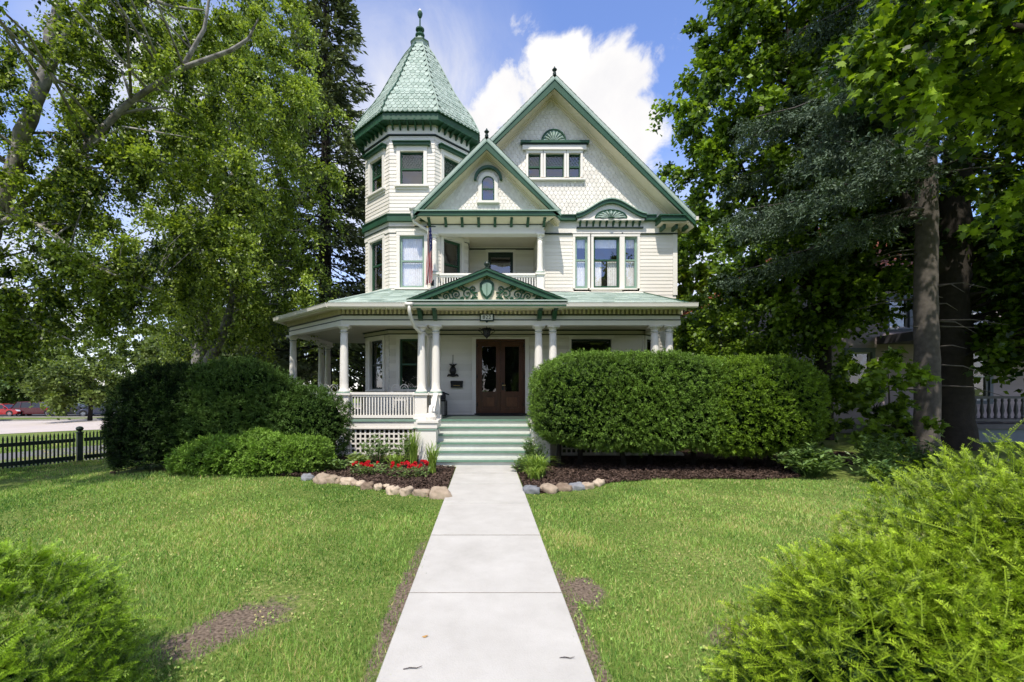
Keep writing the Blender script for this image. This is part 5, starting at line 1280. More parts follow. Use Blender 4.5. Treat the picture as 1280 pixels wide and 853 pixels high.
def clipped(name, label, cat, parts, mat, n, sprig=.075, zmin=None, trunks=(), group=None, loc=None, tb=.45, shell=.16, amp=.05, e=3.2, tv=.18, up=.25, wid=.30):
    """a clipped shrub: sprigs on the shell of one or more rounded bodies over a dark core, with stems below"""
    t = thing(name, label, cat, loc or (parts[0][0][0], parts[0][0][1], 0), group)
    mb = MB()
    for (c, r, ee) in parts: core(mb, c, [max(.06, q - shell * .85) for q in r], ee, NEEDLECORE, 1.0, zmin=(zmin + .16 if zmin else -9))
    for (pts, rad) in trunks: mb.tube(pts, rad, BARKD, 7, .3)
    mb.build('stems', t, True)  # also holds the dark core, coloured for the shade inside the shrub
    P_, G_ = [], []
    tot = sum((r[0] * r[1] + r[0] * r[2] + r[1] * r[2]) for c, r, ee in parts)
    for (c, r, ee) in parts:
        p, g = superell(int(n * 1.4 / 18 * (r[0] * r[1] + r[0] * r[2] + r[1] * r[2]) / tot), c, r, ee, zmin, amp); P_.append(p); G_.append(g)
    c = np.concatenate(P_); g = np.concatenate(G_); K = 18; m = len(c)
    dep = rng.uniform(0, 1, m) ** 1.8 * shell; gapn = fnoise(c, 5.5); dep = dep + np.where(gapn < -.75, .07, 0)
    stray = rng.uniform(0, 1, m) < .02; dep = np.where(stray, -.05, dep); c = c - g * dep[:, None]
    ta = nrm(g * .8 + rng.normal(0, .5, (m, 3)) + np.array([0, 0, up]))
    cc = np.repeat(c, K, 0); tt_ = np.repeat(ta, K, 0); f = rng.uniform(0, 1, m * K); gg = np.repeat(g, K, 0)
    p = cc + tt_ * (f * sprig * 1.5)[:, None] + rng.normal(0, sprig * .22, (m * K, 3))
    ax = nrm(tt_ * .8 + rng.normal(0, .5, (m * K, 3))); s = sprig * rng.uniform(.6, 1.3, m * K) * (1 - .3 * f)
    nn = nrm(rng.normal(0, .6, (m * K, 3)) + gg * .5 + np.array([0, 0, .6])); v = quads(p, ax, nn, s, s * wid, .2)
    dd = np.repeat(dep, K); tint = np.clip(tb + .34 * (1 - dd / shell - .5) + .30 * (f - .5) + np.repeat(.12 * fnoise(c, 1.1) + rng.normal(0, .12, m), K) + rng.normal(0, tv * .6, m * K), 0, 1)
    raw_mesh('foliage', v, 4, [mat], tint, t); return t

# ------------------------------------------------------------------ trees on the left
T0 = (-12.4, 9.6, -.3)
tree('birch_tree', 'large leaning birch at the left edge with a pale bare branch reaching right', T0,
     [([(-12.4, 9.6, -.4), (-11.4, 9.6, 2.5), (-10.3, 9.6, 5.3), (-9.25, 9.6, 8.4), (-9.0, 9.6, 9.8), (-8.9, 9.6, 12)], [.36, .26, .17, .13, .10, .04]),
      ([(-9.3, 9.6, 8.2), (-8.3, 9.4, 9.6), (-7.3, 9.3, 9.75), (-6.4, 9.3, 9.45), (-5.7, 9.2, 9.3)], [.08, .065, .05, .03, .015]),
      ([(-10.3, 9.7, 5.2), (-8.7, 9.6, 6.5), (-7.4, 9.5, 7.66), (-6.2, 9.35, 8.25), (-5.2, 9.3, 8.55), (-4.85, 9.3, 8.8), (-4.6, 9.3, 9.3)], [.08, .075, .065, .05, .042, .03, .012]),
      ([(-6.3, 9.4, 8.2), (-5.75, 9.3, 9.0), (-5.5, 9.2, 10.1)], [.05, .035, .012]),
      ([(-10.35, 9.6, 5.1), (-9.5, 9.3, 5.2), (-8.6, 9.1, 4.7), (-7.6, 9.0, 4.0), (-6.6, 9.0, 3.6)], [.08, .06, .045, .03, .012]),
      ([(-10.9, 9.6, 4.0), (-9.8, 9.2, 3.4), (-8.9, 9.0, 2.9), (-8.1, 8.9, 2.6)], [.07, .05, .035, .012])], BIRCH,
     [((-9.3, 9.9, 7.9), (2.6, 1.8, 3.0), 104), ((-6.9, 9.9, 9.2), (2.2, 1.6, 2.2), 64), ((-7.6, 10.1, 5.9), (2.9, 1.4, 1.9), 84), ((-9.0, 9.2, 3.9), (2.3, 1.2, 1.0), 56), ((-6.4, 9.7, 4.3), (1.6, 1.0, 1.0), 34), ((-10.2, 9.2, 2.9), (1.3, .9, .6), 24), ((-8.6, 5.0, 8.3), (3.6, 1.5, 1.5), 80), ((-11.5, 6.5, 7.2), (2, 1.6, 1.5), 30)],  # last two clumps hang out of view, added to shade the lawn
     BIRCHL, .085, 12, 28, (.45, 1.0), .35, .62, .40, .85, nbr=120, tvar=.32, tbase=.46, brr=.022, jit=.04)
tree('birch_tree', 'pale trunked birch with sunlit yellow green crown rising behind the rounded yew', (-10.0, 16, -.35),
     [([(-10.1, 16, -.5), (-10.05, 16, 2.4), (-9.9, 16, 4.5), (-9.5, 16, 7), (-8.6, 16, 10), (-8.3, 16, 15)], [.34, .27, .2, .16, .1, .03]),
      ([(-10.0, 16, 2.2), (-9.3, 15.9, 3.3), (-8.8, 15.8, 4.6), (-8.5, 15.7, 7.5), (-8.0, 15.6, 10)], [.2, .16, .12, .08, .03]),
      ([(-9.6, 16, 6.6), (-9.1, 15.4, 8.0), (-8.4, 15.0, 10.5)], [.08, .06, .02])], BIRCH,
     [((-8.1, 15.0, 9.8), (3.0, 2.2, 4.8), 220), ((-9.0, 15.6, 13.9), (3.3, 2.4, 3.4), 100), ((-8.4, 15.4, 5.3), (3.0, 1.8, 2.2), 95), ((-11.5, 16, 8), (3, 2.3, 5), 80)],
     BIRCHL, .115, 12, 26, (.6, 1.2), .75, .55, .34, .7, nbr=110, tvar=.28, tbase=.58, brr=.03)
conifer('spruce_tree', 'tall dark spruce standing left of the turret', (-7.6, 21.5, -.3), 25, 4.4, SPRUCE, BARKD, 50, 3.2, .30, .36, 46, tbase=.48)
# far and middle trees closing the left horizon
def simple_tree(label, x, y, h, r, mat, n=60, size=.3, group='trees along the car park', z0=.22, K=9, per=16, bark=BARKD, name='tree', tb=.45):
    bz = terrs(x, y); return tree(name, label, (x, y, bz), [([(x, y, bz - .2), (x + .1, y, bz + h * .35), (x, y, bz + h * .8)], [.03 * h, .022 * h, .006 * h])], bark,
        [((x, y, bz + h * (.5 + z0 / 2)), (r, r, h * (.5 - z0 / 2)), n)], mat, size, K, per, (r * .15, r * .4), .3, .7, .15, 1.6 / r, group=group, nbr=14, jit=.1, tbase=tb, brr=.05)
simple_tree('layered flowering dogwood with pale green tiers in front of the parked cars', -36.5, 42, 6.4, 4.3, FARL, 90, .30, None, .18, tb=.62)
simple_tree('small grey green shrub tree at the left edge above the red car', -50.5, 44, 5.6, 2.6, SHRUBL, 40, .28, None, .05)
far = [(-78, 78, 17, 8), (-62, 82, 15, 7), (-88, 92, 19, 9), (-52, 76, 12, 6), (-44, 84, 14, 6.5), (-70, 70, 11, 6), (-36, 78, 15, 7)]
labs = ['broad far tree behind the red parked cars at the left edge', 'rounded far tree above the maroon car', 'tallest far tree on the left skyline beyond the cars', 'low far tree right of the dogwood', 'far tree above the white car', 'low wide far tree behind the dark cars', 'far tree beside the big yew on the skyline']
for (x, y, h, r), lb in zip(far, labs): simple_tree(lb, x, y, h, r, FARL, 90, .55, 'distant trees beyond the car park', .08)
mid = [(-20, 34, 11, 4.5), (-14.5, 30, 9, 3.8), (-8.5, 32, 8, 4.0), (-27, 42, 9, 4.5)]
labs = ['leafy tree behind the pale birch trunk', 'leafy tree seen between yew and porch columns', 'dense tree seen through the side porch', 'tree behind the dogwood and big yew']
for (x, y, h, r), lb in zip(mid, labs): simple_tree(lb, x, y, h, r, FARL, 110, .32, 'trees beyond the side lawn', .02)
# ------------------------------------------------------------------ trees on the right
tree('maple_tree', 'tall sunlit maple with dense green crown just right of the house gable', (11.0, 14.8, 0),
     [([(11.0, 14.8, -.2), (10.95, 14.8, 3.5), (10.6, 14.8, 7), (10.0, 14.8, 11), (9.7, 14.8, 15)], [.27, .22, .19, .13, .04]), ([(10.9, 14.8, 4.2), (9.8, 14.6, 5.8), (8.6, 14.4, 7.5), (7.9, 14.3, 9)], [.12, .1, .07, .03]), ([(10.95, 14.8, 3.2), (9.8, 14.4, 4.0), (8.6, 14, 4.6)], [.09, .07, .03])], BARKD,
     [((9.4, 14.6, 10.0), (3.5, 3.0, 5.6), 330), ((9.8, 14.6, 4.9), (3.0, 2.2, 2.0), 110), ((10.6, 14.8, 14.2), (3.6, 3.0, 3.2), 110)], MAPLE, .15, 12, 18, (.5, 1.0), .35, .85, .20, .6, nbr=90, tvar=.28, tbase=.52, brr=.03)
tree('maple_tree', 'broad shaded maple with massive dark trunk behind the spruce trunk', (12.95, 12.7, 0),
     [([(12.95, 12.7, -.2), (12.95, 12.7, .5), (12.9, 12.7, 4), (13.1, 12.7, 7), (13.4, 12.7, 12)], [.66, .52, .44, .34, .1]), ([(12.9, 12.7, 4.5), (12.0, 12.9, 6.5), (11.2, 13, 9.5)], [.28, .22, .06]), ([(13, 12.7, 5), (14.5, 12.5, 7), (16, 12.4, 9)], [.25, .2, .06])], BARKD,
     [((13.4, 13.4, 9.6), (4.4, 2.8, 5.4), 270), ((11.6, 13.8, 6.0), (2.0, 1.2, 1.4), 26), ((15.5, 12.2, 5.0), (2.8, 2.0, 1.8), 80), ((14.6, 11.8, 2.9), (1.9, .9, .9), 26)], MAPLE, .175, 11, 16, (.5, 1.1), .4, .85, .15, .5, nbr=80, tbase=.24, brr=.04)  # leaf tint set dark, the crown's shade put into the colour
tree('maple_tree', 'near maple hanging large bright lobed leaves into the top right corner', (10.6, 5.2, 0),
     [([(10.6, 5.2, -.2), (10.5, 5.2, 3), (9.8, 5.6, 6), (9, 5.8, 9)], [.35, .3, .22, .08]), ([(10.2, 5.3, 4.6), (8.6, 5.9, 6.0), (7.0, 6.2, 6.6), (5.9, 6.3, 6.4)], [.12, .09, .05, .015]), ([(10.3, 5.2, 3.9), (8.8, 5.6, 4.4), (7.6, 5.9, 4.3)], [.1, .07, .02])], BARKD,
     [((7.6, 6.0, 6.8), (2.3, 1.4, 1.5), 80), ((8.3, 5.9, 5.0), (1.4, 1.1, 1.3), 26), ((6.2, 6.3, 6.6), (.9, .8, .75), 16), ((11.6, 7.8, 9.2), (2.4, 1.5, 2.6), 90), ((13.4, 8.2, 7.6), (2.6, 1.8, 2.6), 70), ((11.4, 6.5, 7), (1.6, 1.5, 2.0), 40)], MAPLEN, .135, 10, 17, (.5, 1.0), .45, .9, .25, .9, lob=True, nbr=60, tbase=.42, tvar=.34, brr=.02)  # last three clumps are out of frame, added to shade the trunks
# blue spruce with a bare trunk and drooping limbs to the left
t = thing('blue_spruce', 'tall spruce with bare rough grey trunk and drooping blue green limbs on the right', 'tree', (10.65, 11, 0))
mb = MB(); zz = np.linspace(-.15, 12, 40); mb.tube([(10.65 + .03 * math.sin(z * 1.3), 11 + .02 * math.cos(z), z) for z in zz], [(.32 if z < .3 else .255) * (1 - .03 * z) * (1 + .035 * math.sin(z * 9)) for z in zz], BARK, 16, .55)
P_, A_, T_ = [], [], []
brs = []
for k in range(40):
    z = rng.uniform(5.8, 14.5); a = rng.uniform(PI * .80, PI * 1.28); ln = rng.uniform(2.2, 4.7) * (1 if z < 10.5 else .8); brs.append((z, a, ln, .40))
for k in range(14):
    z = rng.uniform(8.5, 15); a = rng.uniform(-PI * .6, PI * .6); brs.append((z, a, rng.uniform(1.5, 3.2), .3))
for (z, a, ln, dr) in brs:
    d = np.array([math.cos(a), math.sin(a), 0]); tt = np.linspace(0, 1, 14); path = np.array([10.65, 11, z]) + d * (ln * tt)[:, None]; path[:, 2] += ln * (.12 * tt - dr * 1.35 * tt ** 1.5 + .22 * tt ** 4)
    mb.tube([tuple(p) for p in path[::3]], [.05, .04, .03, .02, .01][:len(path[::3])], BARK, 5, .5)
    m = int(34 * ln); u = rng.uniform(.25, 1, m) ** .75; ii = np.clip((u * 13).astype(int), 0, 12); fr = (u * 13 - ii)[:, None]; q = path[ii] * (1 - fr) + path[ii + 1] * fr
    sd = np.array([-d[1], d[0], 0]); off = rng.normal(0, 1, m); q = q + sd * (off * (.42 * (1 - u * .6)))[:, None]; q[:, 2] -= np.abs(off) * .12 + rng.uniform(0, .38, m) * u
    ta = nrm(d * .7 + sd * np.sign(off)[:, None] * .6 + rng.normal(0, .4, (m, 3)) + np.array([0, 0, -.35])); Kt = 22; f = rng.uniform(0, 1, m * Kt)
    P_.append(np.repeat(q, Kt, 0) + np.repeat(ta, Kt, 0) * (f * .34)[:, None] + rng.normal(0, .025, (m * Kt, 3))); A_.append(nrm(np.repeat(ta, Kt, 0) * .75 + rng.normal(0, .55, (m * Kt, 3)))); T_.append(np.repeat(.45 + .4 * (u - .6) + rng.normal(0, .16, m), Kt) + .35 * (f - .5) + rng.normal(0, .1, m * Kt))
for k in range(26):
    z = rng.uniform(1.5, 7.5); a = rng.uniform(0, 2 * PI); ln = rng.uniform(.3, 1.3); d = Vector((math.cos(a), math.sin(a), -.15)); p = Vector((10.65, 11, z)) + d * .2; mb.tube([p, p + d * ln * .5 + Vector((0, 0, .05)), p + d * ln + Vector((0, 0, random.uniform(-.2, .1)))], [.022, .013, .004], BARK, 5, .7)
mb.build('trunk', t, True)
P_ = np.concatenate(P_); A_ = np.concatenate(A_); T_ = np.concatenate(T_); s = .085 * rng.uniform(.7, 1.3, len(P_))
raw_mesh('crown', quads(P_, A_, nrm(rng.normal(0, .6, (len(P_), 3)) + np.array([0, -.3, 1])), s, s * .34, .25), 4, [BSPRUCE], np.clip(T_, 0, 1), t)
simple_tree('bright lime green shrub tree behind the right corner of the house', 10.4, 21.5, 6.3, 1.9, LIME, 70, .17, None, .1, 10, 22, tb=.55)
simple_tree('dark bushy lilac behind the clipped hedge right of the porch', 7.4, 14.3, 3.9, 1.7, MAPLE, 90, .12, None, .02, 10, 22, tb=.5)
simple_tree('dark leafy bush between the lilac and the neighbouring house', 9.0, 13.2, 3.0, 1.2, MAPLE, 60, .13, None, .02, 10, 20, tb=.36)
bk = [(14, 32, 15, 6), (21, 36, 17, 7), (7, 40, 14, 6), (28, 30, 16, 7), (9.5, 27, 12, 4.2)]
labs = ['background tree behind the right side of the house', 'tall background tree above the neighbouring roof', 'background tree hidden behind the house ridge', 'background tree far right beyond the neighbouring house', 'dark background tree beside the lime shrub']
for (x, y, h, r), lb in zip(bk, labs): simple_tree(lb, x, y, h, r, MAPLE, 120, .38, 'background trees on the right', .05, tb=.4)
for k, (x, y, h, r) in enumerate([(-14, -26, 13, 7), (-3, -29, 14, 7.5), (8, -27, 12, 7), (19, -30, 14, 7.5)]): simple_tree(['street tree opposite the house, far left behind the viewer', 'street tree opposite the house facing the front doors', 'street tree opposite the house, right of the walk', 'street tree opposite the house, far right behind the viewer'][k], x, y, h, r, FARL, 130, .7, 'street trees opposite the house', .05)  # trees behind the camera, added for the panes to reflect
# sapling and perennials under the right hand trees
tree('sapling', 'young maple sapling with broad leaves in front of the spruce trunk', (8.75, 9.9, 0), [([(8.75, 9.9, -.1), (8.8, 9.9, 1.0), (8.7, 9.85, 2.2)], [.03, .022, .008]), ([(8.78, 9.9, .6), (8.4, 9.8, 1.2), (8.1, 9.7, 1.7)], [.02, .014, .005])], BARK,
     [((8.7, 9.8, 1.6), (.85, .6, .9), 34), ((8.2, 9.6, .9), (.6, .4, .5), 10)], MAPLE, .15, 5, 9, (.2, .5), .3, .9, .1, 1.5, lob=True, nbr=20, cat='sapling', tbase=.5, brr=.008, jit=.03)
def broadleaf(name, label, x, y, r, h, n, mat, size, wid=.32, cat='plant', group=None, tb=.5, z=None, rise=.75):
    z = terrs(x, y) if z is None else z; t = thing(name, label, cat, (x, y, z), group); mb = MB(); P_, A_, Nn = [], [], []
    for k in range(n):
        a = rng.uniform(0, 2 * PI); rr = r * rng.uniform(0, 1) ** .6; tip = np.array([x + rr * math.cos(a), y + rr * math.sin(a), z + h * (1 - .5 * (rr / r) ** 2) * rng.uniform(.7, 1.05)]); b = np.array([x + .25 * rr * math.cos(a), y + .25 * rr * math.sin(a), z])
        mb.tube([tuple(b), tuple(b * .4 + tip * .6 + np.array([0, 0, .05 * h])), tuple(tip)], [.007, .005, .002], mat, 4, .3)
        m = 14
        for q in range(m):
            f = rng.uniform(.45, 1); p = b + (tip - b) * f; an = rng.uniform(0, 2 * PI); P_.append(p); A_.append([math.cos(an), math.sin(an), rng.uniform(-.2, rise)]); Nn.append([-.3 * math.cos(an), -.3 * math.sin(an), 1])
    P_ = np.array(P_); A_ = np.array(A_); Nn = np.array(Nn) + rng.normal(0, .25, (len(P_), 3)); s = size * rng.uniform(.65, 1.2, len(P_))
    mb.build('stems', t); raw_mesh('foliage', quads(P_, A_, Nn, s, s * wid, .2), 4, [mat], np.clip(tb + rng.normal(0, .22, len(P_)), 0, 1), t); return t
broadleaf('peony_plant', 'glossy leaved peony clump at the right end of the clipped hedge', 6.1, 8.55, .60, .62, 90, SHRUBL, .14, .34)
broadleaf('phlox_plant', 'upright leafy perennial at the foot of the spruce trunk', 7.25, 8.45, .45, .85, 60, SHRUBL, .11, .3, tb=.55)
broadleaf('phlox_plant', 'low leafy perennial between peony and foreground yew', 6.9, 7.95, .45, .38, 45, SHRUBL, .11, .34, tb=.4)
broadleaf('phlox_plant', 'dark leafy perennial right of the spruce foot', 8.5, 8.9, .6, .7, 50, SHRUBL, .11, .34, tb=.25)
# ------------------------------------------------------------------ clipped yews
st = [([(x, 9.6 + random.uniform(-.2, .2), 0), (x + random.uniform(-.1, .1), 9.6, .5), (x + random.uniform(-.3, .3), 9.6, 1.2)], [.06, .05, .03]) for x in (1.5, 2.0, 2.9, 3.5, 4.4)]
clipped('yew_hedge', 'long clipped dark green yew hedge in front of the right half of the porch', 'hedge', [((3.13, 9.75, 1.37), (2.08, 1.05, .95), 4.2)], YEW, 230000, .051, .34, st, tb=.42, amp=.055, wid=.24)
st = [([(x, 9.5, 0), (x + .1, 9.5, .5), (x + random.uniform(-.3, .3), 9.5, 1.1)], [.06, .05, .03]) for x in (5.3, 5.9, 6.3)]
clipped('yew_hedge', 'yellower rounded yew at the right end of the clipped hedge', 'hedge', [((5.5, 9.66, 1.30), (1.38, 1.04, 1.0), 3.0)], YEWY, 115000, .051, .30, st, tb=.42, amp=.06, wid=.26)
clipped('yew_bush', 'near black clipped yew dome beside the picket fence', 'bush', [((-6.7, 9.9, .8), (1.2, 1.05, 1.28), 2.3)], YEWD, 80000, .06, .05, (), tb=.06, amp=.06, wid=.26)  # tint set near black, the birch's shadow put into the needle colour
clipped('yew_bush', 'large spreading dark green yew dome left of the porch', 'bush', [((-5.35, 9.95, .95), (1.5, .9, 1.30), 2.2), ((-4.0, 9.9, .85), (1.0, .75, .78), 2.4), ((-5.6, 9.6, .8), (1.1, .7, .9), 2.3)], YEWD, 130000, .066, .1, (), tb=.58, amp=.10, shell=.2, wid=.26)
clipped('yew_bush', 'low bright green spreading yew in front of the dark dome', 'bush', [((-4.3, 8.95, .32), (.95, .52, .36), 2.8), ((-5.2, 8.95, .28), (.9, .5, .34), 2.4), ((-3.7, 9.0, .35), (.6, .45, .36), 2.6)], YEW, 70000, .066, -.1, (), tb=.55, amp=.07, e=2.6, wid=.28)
# ------------------------------------------------------------------ foreground yews with separate needles
def needle_yew(label, parts, nspr, mat, view=(0, 0, 1.65), tb=.5):
    t = thing('yew_bush', label, 'bush', (parts[0][0][0], parts[0][0][1], 0)); mb = MB()
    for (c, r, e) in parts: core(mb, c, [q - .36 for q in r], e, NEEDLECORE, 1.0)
    mb.build('stems', t, True)  # only the dark core, coloured as shade inside the bush; no stems modelled
    P_, G_ = [], []
    for (c, r, e) in parts:
        p, g = superell(nspr * 3, c, r, e, .0, .12, 3.0); tc_ = np.array(view) - p; k = (nrm(tc_) * g).sum(1) > -.35; P_.append(p[k][:nspr]); G_.append(g[k][:nspr])
    p = np.concatenate(P_); g = np.concatenate(G_); k = np.linalg.norm(p - np.array(view), axis=1) > .75; p, g = p[k], g[k]; m = len(p)
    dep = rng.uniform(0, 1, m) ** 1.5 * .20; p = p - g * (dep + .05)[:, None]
    ax = nrm(g * .75 + rng.normal(0, .55, (m, 3)) + np.array([0, 0, .15])); up = nrm(g * .5 + np.array([0, 0, .8]) + rng.normal(0, .3, (m, 3)))
    long_ = rng.uniform(0, 1, m) < .03; ln = np.where(long_, rng.uniform(.15, .24, m), rng.uniform(.04, .15, m)); nls = rng.uniform(.7, 1.35, m); tipb = rng.normal(0, .14, m) + .45 * (rng.uniform(0, 1, m) < .12); side = nrm(np.cross(ax, up)); up = np.cross(side, ax)
    nn = 18; out = []; tt_ = []
    for q in range(nn):
        f = (q + .5) / nn; bend = up * (-.25 * f * f * ln)[:, None]; pos = p + ax * (ln * f)[:, None] + bend
        for s in (-1, 1):
            a = nrm(ax * .55 + side * s * .85 + up * .25 + rng.normal(0, .22, (m, 3))); L_ = .023 * nls * (1 - .45 * f ** 3) * rng.uniform(.8, 1.15, m) * np.where(f < .1, .6, 1)
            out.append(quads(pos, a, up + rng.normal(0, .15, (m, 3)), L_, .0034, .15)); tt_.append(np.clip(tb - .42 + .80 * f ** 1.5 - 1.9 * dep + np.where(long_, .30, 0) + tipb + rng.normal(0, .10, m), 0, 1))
    w_ = .003; out.append(np.stack([p - side * w_, p + side * w_, p + ax * ln[:, None] - up * (.25 * ln)[:, None] + side * w_ * .4, p + ax * ln[:, None] - up * (.25 * ln)[:, None] - side * w_ * .4], 1)); tt_.append(np.full(m, .55))
    raw_mesh('foliage', np.concatenate(out), 4, [mat], np.concatenate(tt_), t); return t
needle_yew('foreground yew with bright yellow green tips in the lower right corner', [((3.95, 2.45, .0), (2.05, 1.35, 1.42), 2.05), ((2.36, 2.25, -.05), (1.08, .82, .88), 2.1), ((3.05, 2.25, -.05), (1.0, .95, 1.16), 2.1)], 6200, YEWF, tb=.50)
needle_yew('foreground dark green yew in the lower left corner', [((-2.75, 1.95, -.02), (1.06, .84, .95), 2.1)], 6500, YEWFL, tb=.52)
# ------------------------------------------------------------------ flower beds
def rock(x, y, r, mat, label, seed, sq=.66, tn=.5):
    rr = random.Random(seed); mb = MB(); n, m = 30, 18; ph = [rr.uniform(0, 6.28) for _ in range(8)]; a0 = rr.uniform(0, 3.1); el = rr.uniform(.8, 1.25)
    vs = []
    for j in range(m + 1):
        th = PI * j / m - PI / 2
        for i in range(n):
            p = 2 * PI * i / n; d = [math.cos(th) * math.cos(p), math.cos(th) * math.sin(p), math.sin(th)]
            s = 1 + .05 * math.sin(7 * p + ph[4]) * math.cos(3 * th) + .05 * math.sin(6 * th + 4 * p + ph[5]) + .10 * math.sin(2 * p + ph[0]) + .07 * math.sin(3 * p + ph[1] + th * 2) + .06 * math.sin(4 * th + ph[2]) + .04 * math.sin(5 * p + ph[3] + 3 * th)
            s += .035 * math.sin(13 * p + ph[6] + 9 * th) + .03 * math.sin(19 * th + 11 * p + ph[7])
            q = [abs(c) ** .66 * (1 if c > 0 else -1) * (1 - .10 * max(0, math.sin(2.3 * c + ph[1]))) for c in d]; X_, Y_ = q[0] * r * s * el, q[1] * r * s / el * .85
            vs.append((x + X_ * math.cos(a0) - Y_ * math.sin(a0), y + X_ * math.sin(a0) + Y_ * math.cos(a0), r * sq * .30 + q[2] * r * sq * s))
    fs = [(j * n + i, j * n + (i + 1) % n, (j + 1) * n + (i + 1) % n, (j + 1) * n + i) for j in range(m) for i in range(n)]
    mb.mesh(vs, fs, mat, tn); o = mb.build('edging_stone', org=(x, y, 0), smooth=True); return o
LS = [(384, 600, 8), (403, 603, 12), (414, 603, 10), (424, 603, 8), (434, 605, 9), (443, 606, 7), (451, 607, 7), (460, 611, 9), (473, 612, 8), (483, 611, 6), (492, 617, 10), (509, 618, 10), (527, 620, 10), (550, 622, 14)]
RS = [(664, 616, 11), (686, 615, 11), (704, 613, 10), (721, 612, 10), (733, 611, 9), (748, 607, 9)]
lab1 = ['flat grey stone at the left end of the left bed edging', 'long tan stone second from the left end', 'tan stone third from the left end of the left edging', 'narrow tan stone fourth from the left end', 'pale stone beside the narrow tan one', 'small tan stone sixth from the left end', 'small pale stone seventh from the left end', 'brownish stone in the middle of the left edging', 'pale grey stone right of the middle of the left edging', 'smallest white stone in the left edging', 'wide whitish stone in front of the red flowers', 'cream stone fourth from the path on the left', 'round tan stone next to the largest one by the path', 'largest tan stone at the path end of the left edging']
lab2 = ['round blue grey stone at the path end of the right edging', 'round tan stone second from the path on the right', 'brown stone third from the path in the right edging', 'grey blocky stone in the middle of the right edging', 'leaning beige stone in the right edging', 'pale stone at the far end of the right edging']
for i, ((px, py, rp), lb) in enumerate(zip(LS, lab1)):
    x, y = gp(px, py); tag(rock(x, y, rp * y / F * .97, STONEG if i == 0 else STONE, lb, i + 3, tn=[.5, .5, .45, .4, .85, .5, .85, .15, .8, 1.0, .9, .7, .45, .5][i]), lb, 'stone', 'stones edging the left bed')
for i, ((px, py, rp), lb) in enumerate(zip(RS, lab2)):
    x, y = gp(px, py); tag(rock(x, y, rp * y / F * .97, STONEG if i in (0, 3) else STONE, lb, i + 40, tn=[.3, .5, .15, .5, .6, .9][i]), lb, 'stone', 'stones edging the right bed')
def daylily(label, x, y, r, h, n, tb=.5, mat=None, w_=.016, arch=.8):
    t = None; P_ = []; T_ = []; 
    for k in range(n):
        a = rng.uniform(0, 2 * PI); b = np.array([x + rng.normal(0, r * .15), y + rng.normal(0, r * .15), 0]); d = np.array([math.cos(a), math.sin(a), 0]); sd = np.array([-d[1], d[0], 0]); R_ = r * rng.uniform(.35, 1.1); hh = h * rng.uniform(.65, 1.1); m = 6; tn = np.clip(tb + rng.normal(0, .2), 0, 1); pr = None
        for q in range(m + 1):
            f = q / m; p = b + d * R_ * f ** 1.3 + np.array([0, 0, hh * (1.9 * f - (.9 + .45 * arch) * f * f)]); ww = w_ * (1 - f ** 2) * .5 + .001
            cur = (p - sd * ww, p + sd * ww)
            if pr: P_.append([pr[0], pr[1], cur[1], cur[0]]); T_.append(tn)
            pr = cur
    o = raw_mesh('daylily_clump', np.array(P_), 4, [mat or DAY], T_, None, (x, y, 0)); return tag(o, label, 'plant')
daylily('arching daylily clump at the right side of the steps', .98, 8.55, .42, .50, 150, .6)
daylily('bright strap leaved clump low beside the path on the right', .90, 8.2, .30, .32, 90, .7)
daylily('upright iris like leaves in front of the left stair pier', -1.02, 8.75, .26, .62, 70, .5, arch=.1)
daylily('tall iris leaves between the lattice and the stair pier', -1.55, 9.75, .28, .75, 70, .55, arch=.1)
daylily('daylily leaves behind the red flowers', -1.85, 9.3, .35, .42, 90, .6)
broadleaf('hosta_plant', 'pale variegated hosta clump below the lattice', -2.75, 9.6, .34, .26, 26, HOSTA, .15, .5, rise=.5)
broadleaf('phlox_plant', 'tall leafy perennial growing in front of the lattice', -2.35, 9.9, .40, .75, 46, SHRUBL, .10, .3, tb=.6)
broadleaf('phlox_plant', 'bright leafy perennial left of the stair pier', -1.75, 10.0, .30, .70, 36, SHRUBL, .10, .3, tb=.75)
broadleaf('phlox_plant', 'dense green perennial right of the steps against the hedge', .98, 9.3, .30, .72, 56, SHRUBL, .10, .3, tb=.6)
broadleaf('phlox_plant', 'small leafy plant beside the right edge of the path', .72, 8.85, .2, .4, 26, SHRUBL, .09, .35, tb=.6)
broadleaf('phlox_plant', 'small green clump at the left end of the bed by the low yew', -2.95, 9.05, .3, .28, 20, SHRUBL, .10, .4, tb=.5)
def flowers(label, x, y, r, h, n):
    t = thing('geranium_plant', label, 'flowers', (x, y, 0), None)
    m = 420; a = rng.uniform(0, 2 * PI, m); rr = r * 1.05 * rng.uniform(0, 1, m) ** .5; p = np.stack([x + rr * np.cos(a), y + rr * np.sin(a) * .75, rng.uniform(.02, h * .8, m)], 1); s = rng.uniform(.03, .06, m)
    raw_mesh('foliage', quads(p, np.stack([np.cos(a), np.sin(a), rng.uniform(-.1, .6, m)], 1), rng.normal(0, .3, (m, 3)) + np.array([0, 0, 1]), s, s * .85), 4, [SHRUBL], np.clip(rng.normal(.6, .2, m), 0, 1), t)
    for k in range(n):
        P_ = []; an = rng.uniform(0, 2 * PI); rr = r * rng.uniform(0, 1) ** .5; c = np.array([x + rr * math.cos(an), y + rr * math.sin(an) * .75, h * rng.uniform(.75, 1.15)]); d = randdir(26); d[:, 2] = np.abs(d[:, 2]) * .8; p = c + d * .032
        v = quads(p - d * .01, nrm(np.cross(d, randdir(len(d)))), d, .034, .03)
        raw_mesh('flower_head', v, 4, [PETAL], rng.uniform(.1, 1, len(p)), t)
    return t
flowers('larger mound of red flowers near the path in the left bed', -1.42, 8.45, .36, .26, 26)
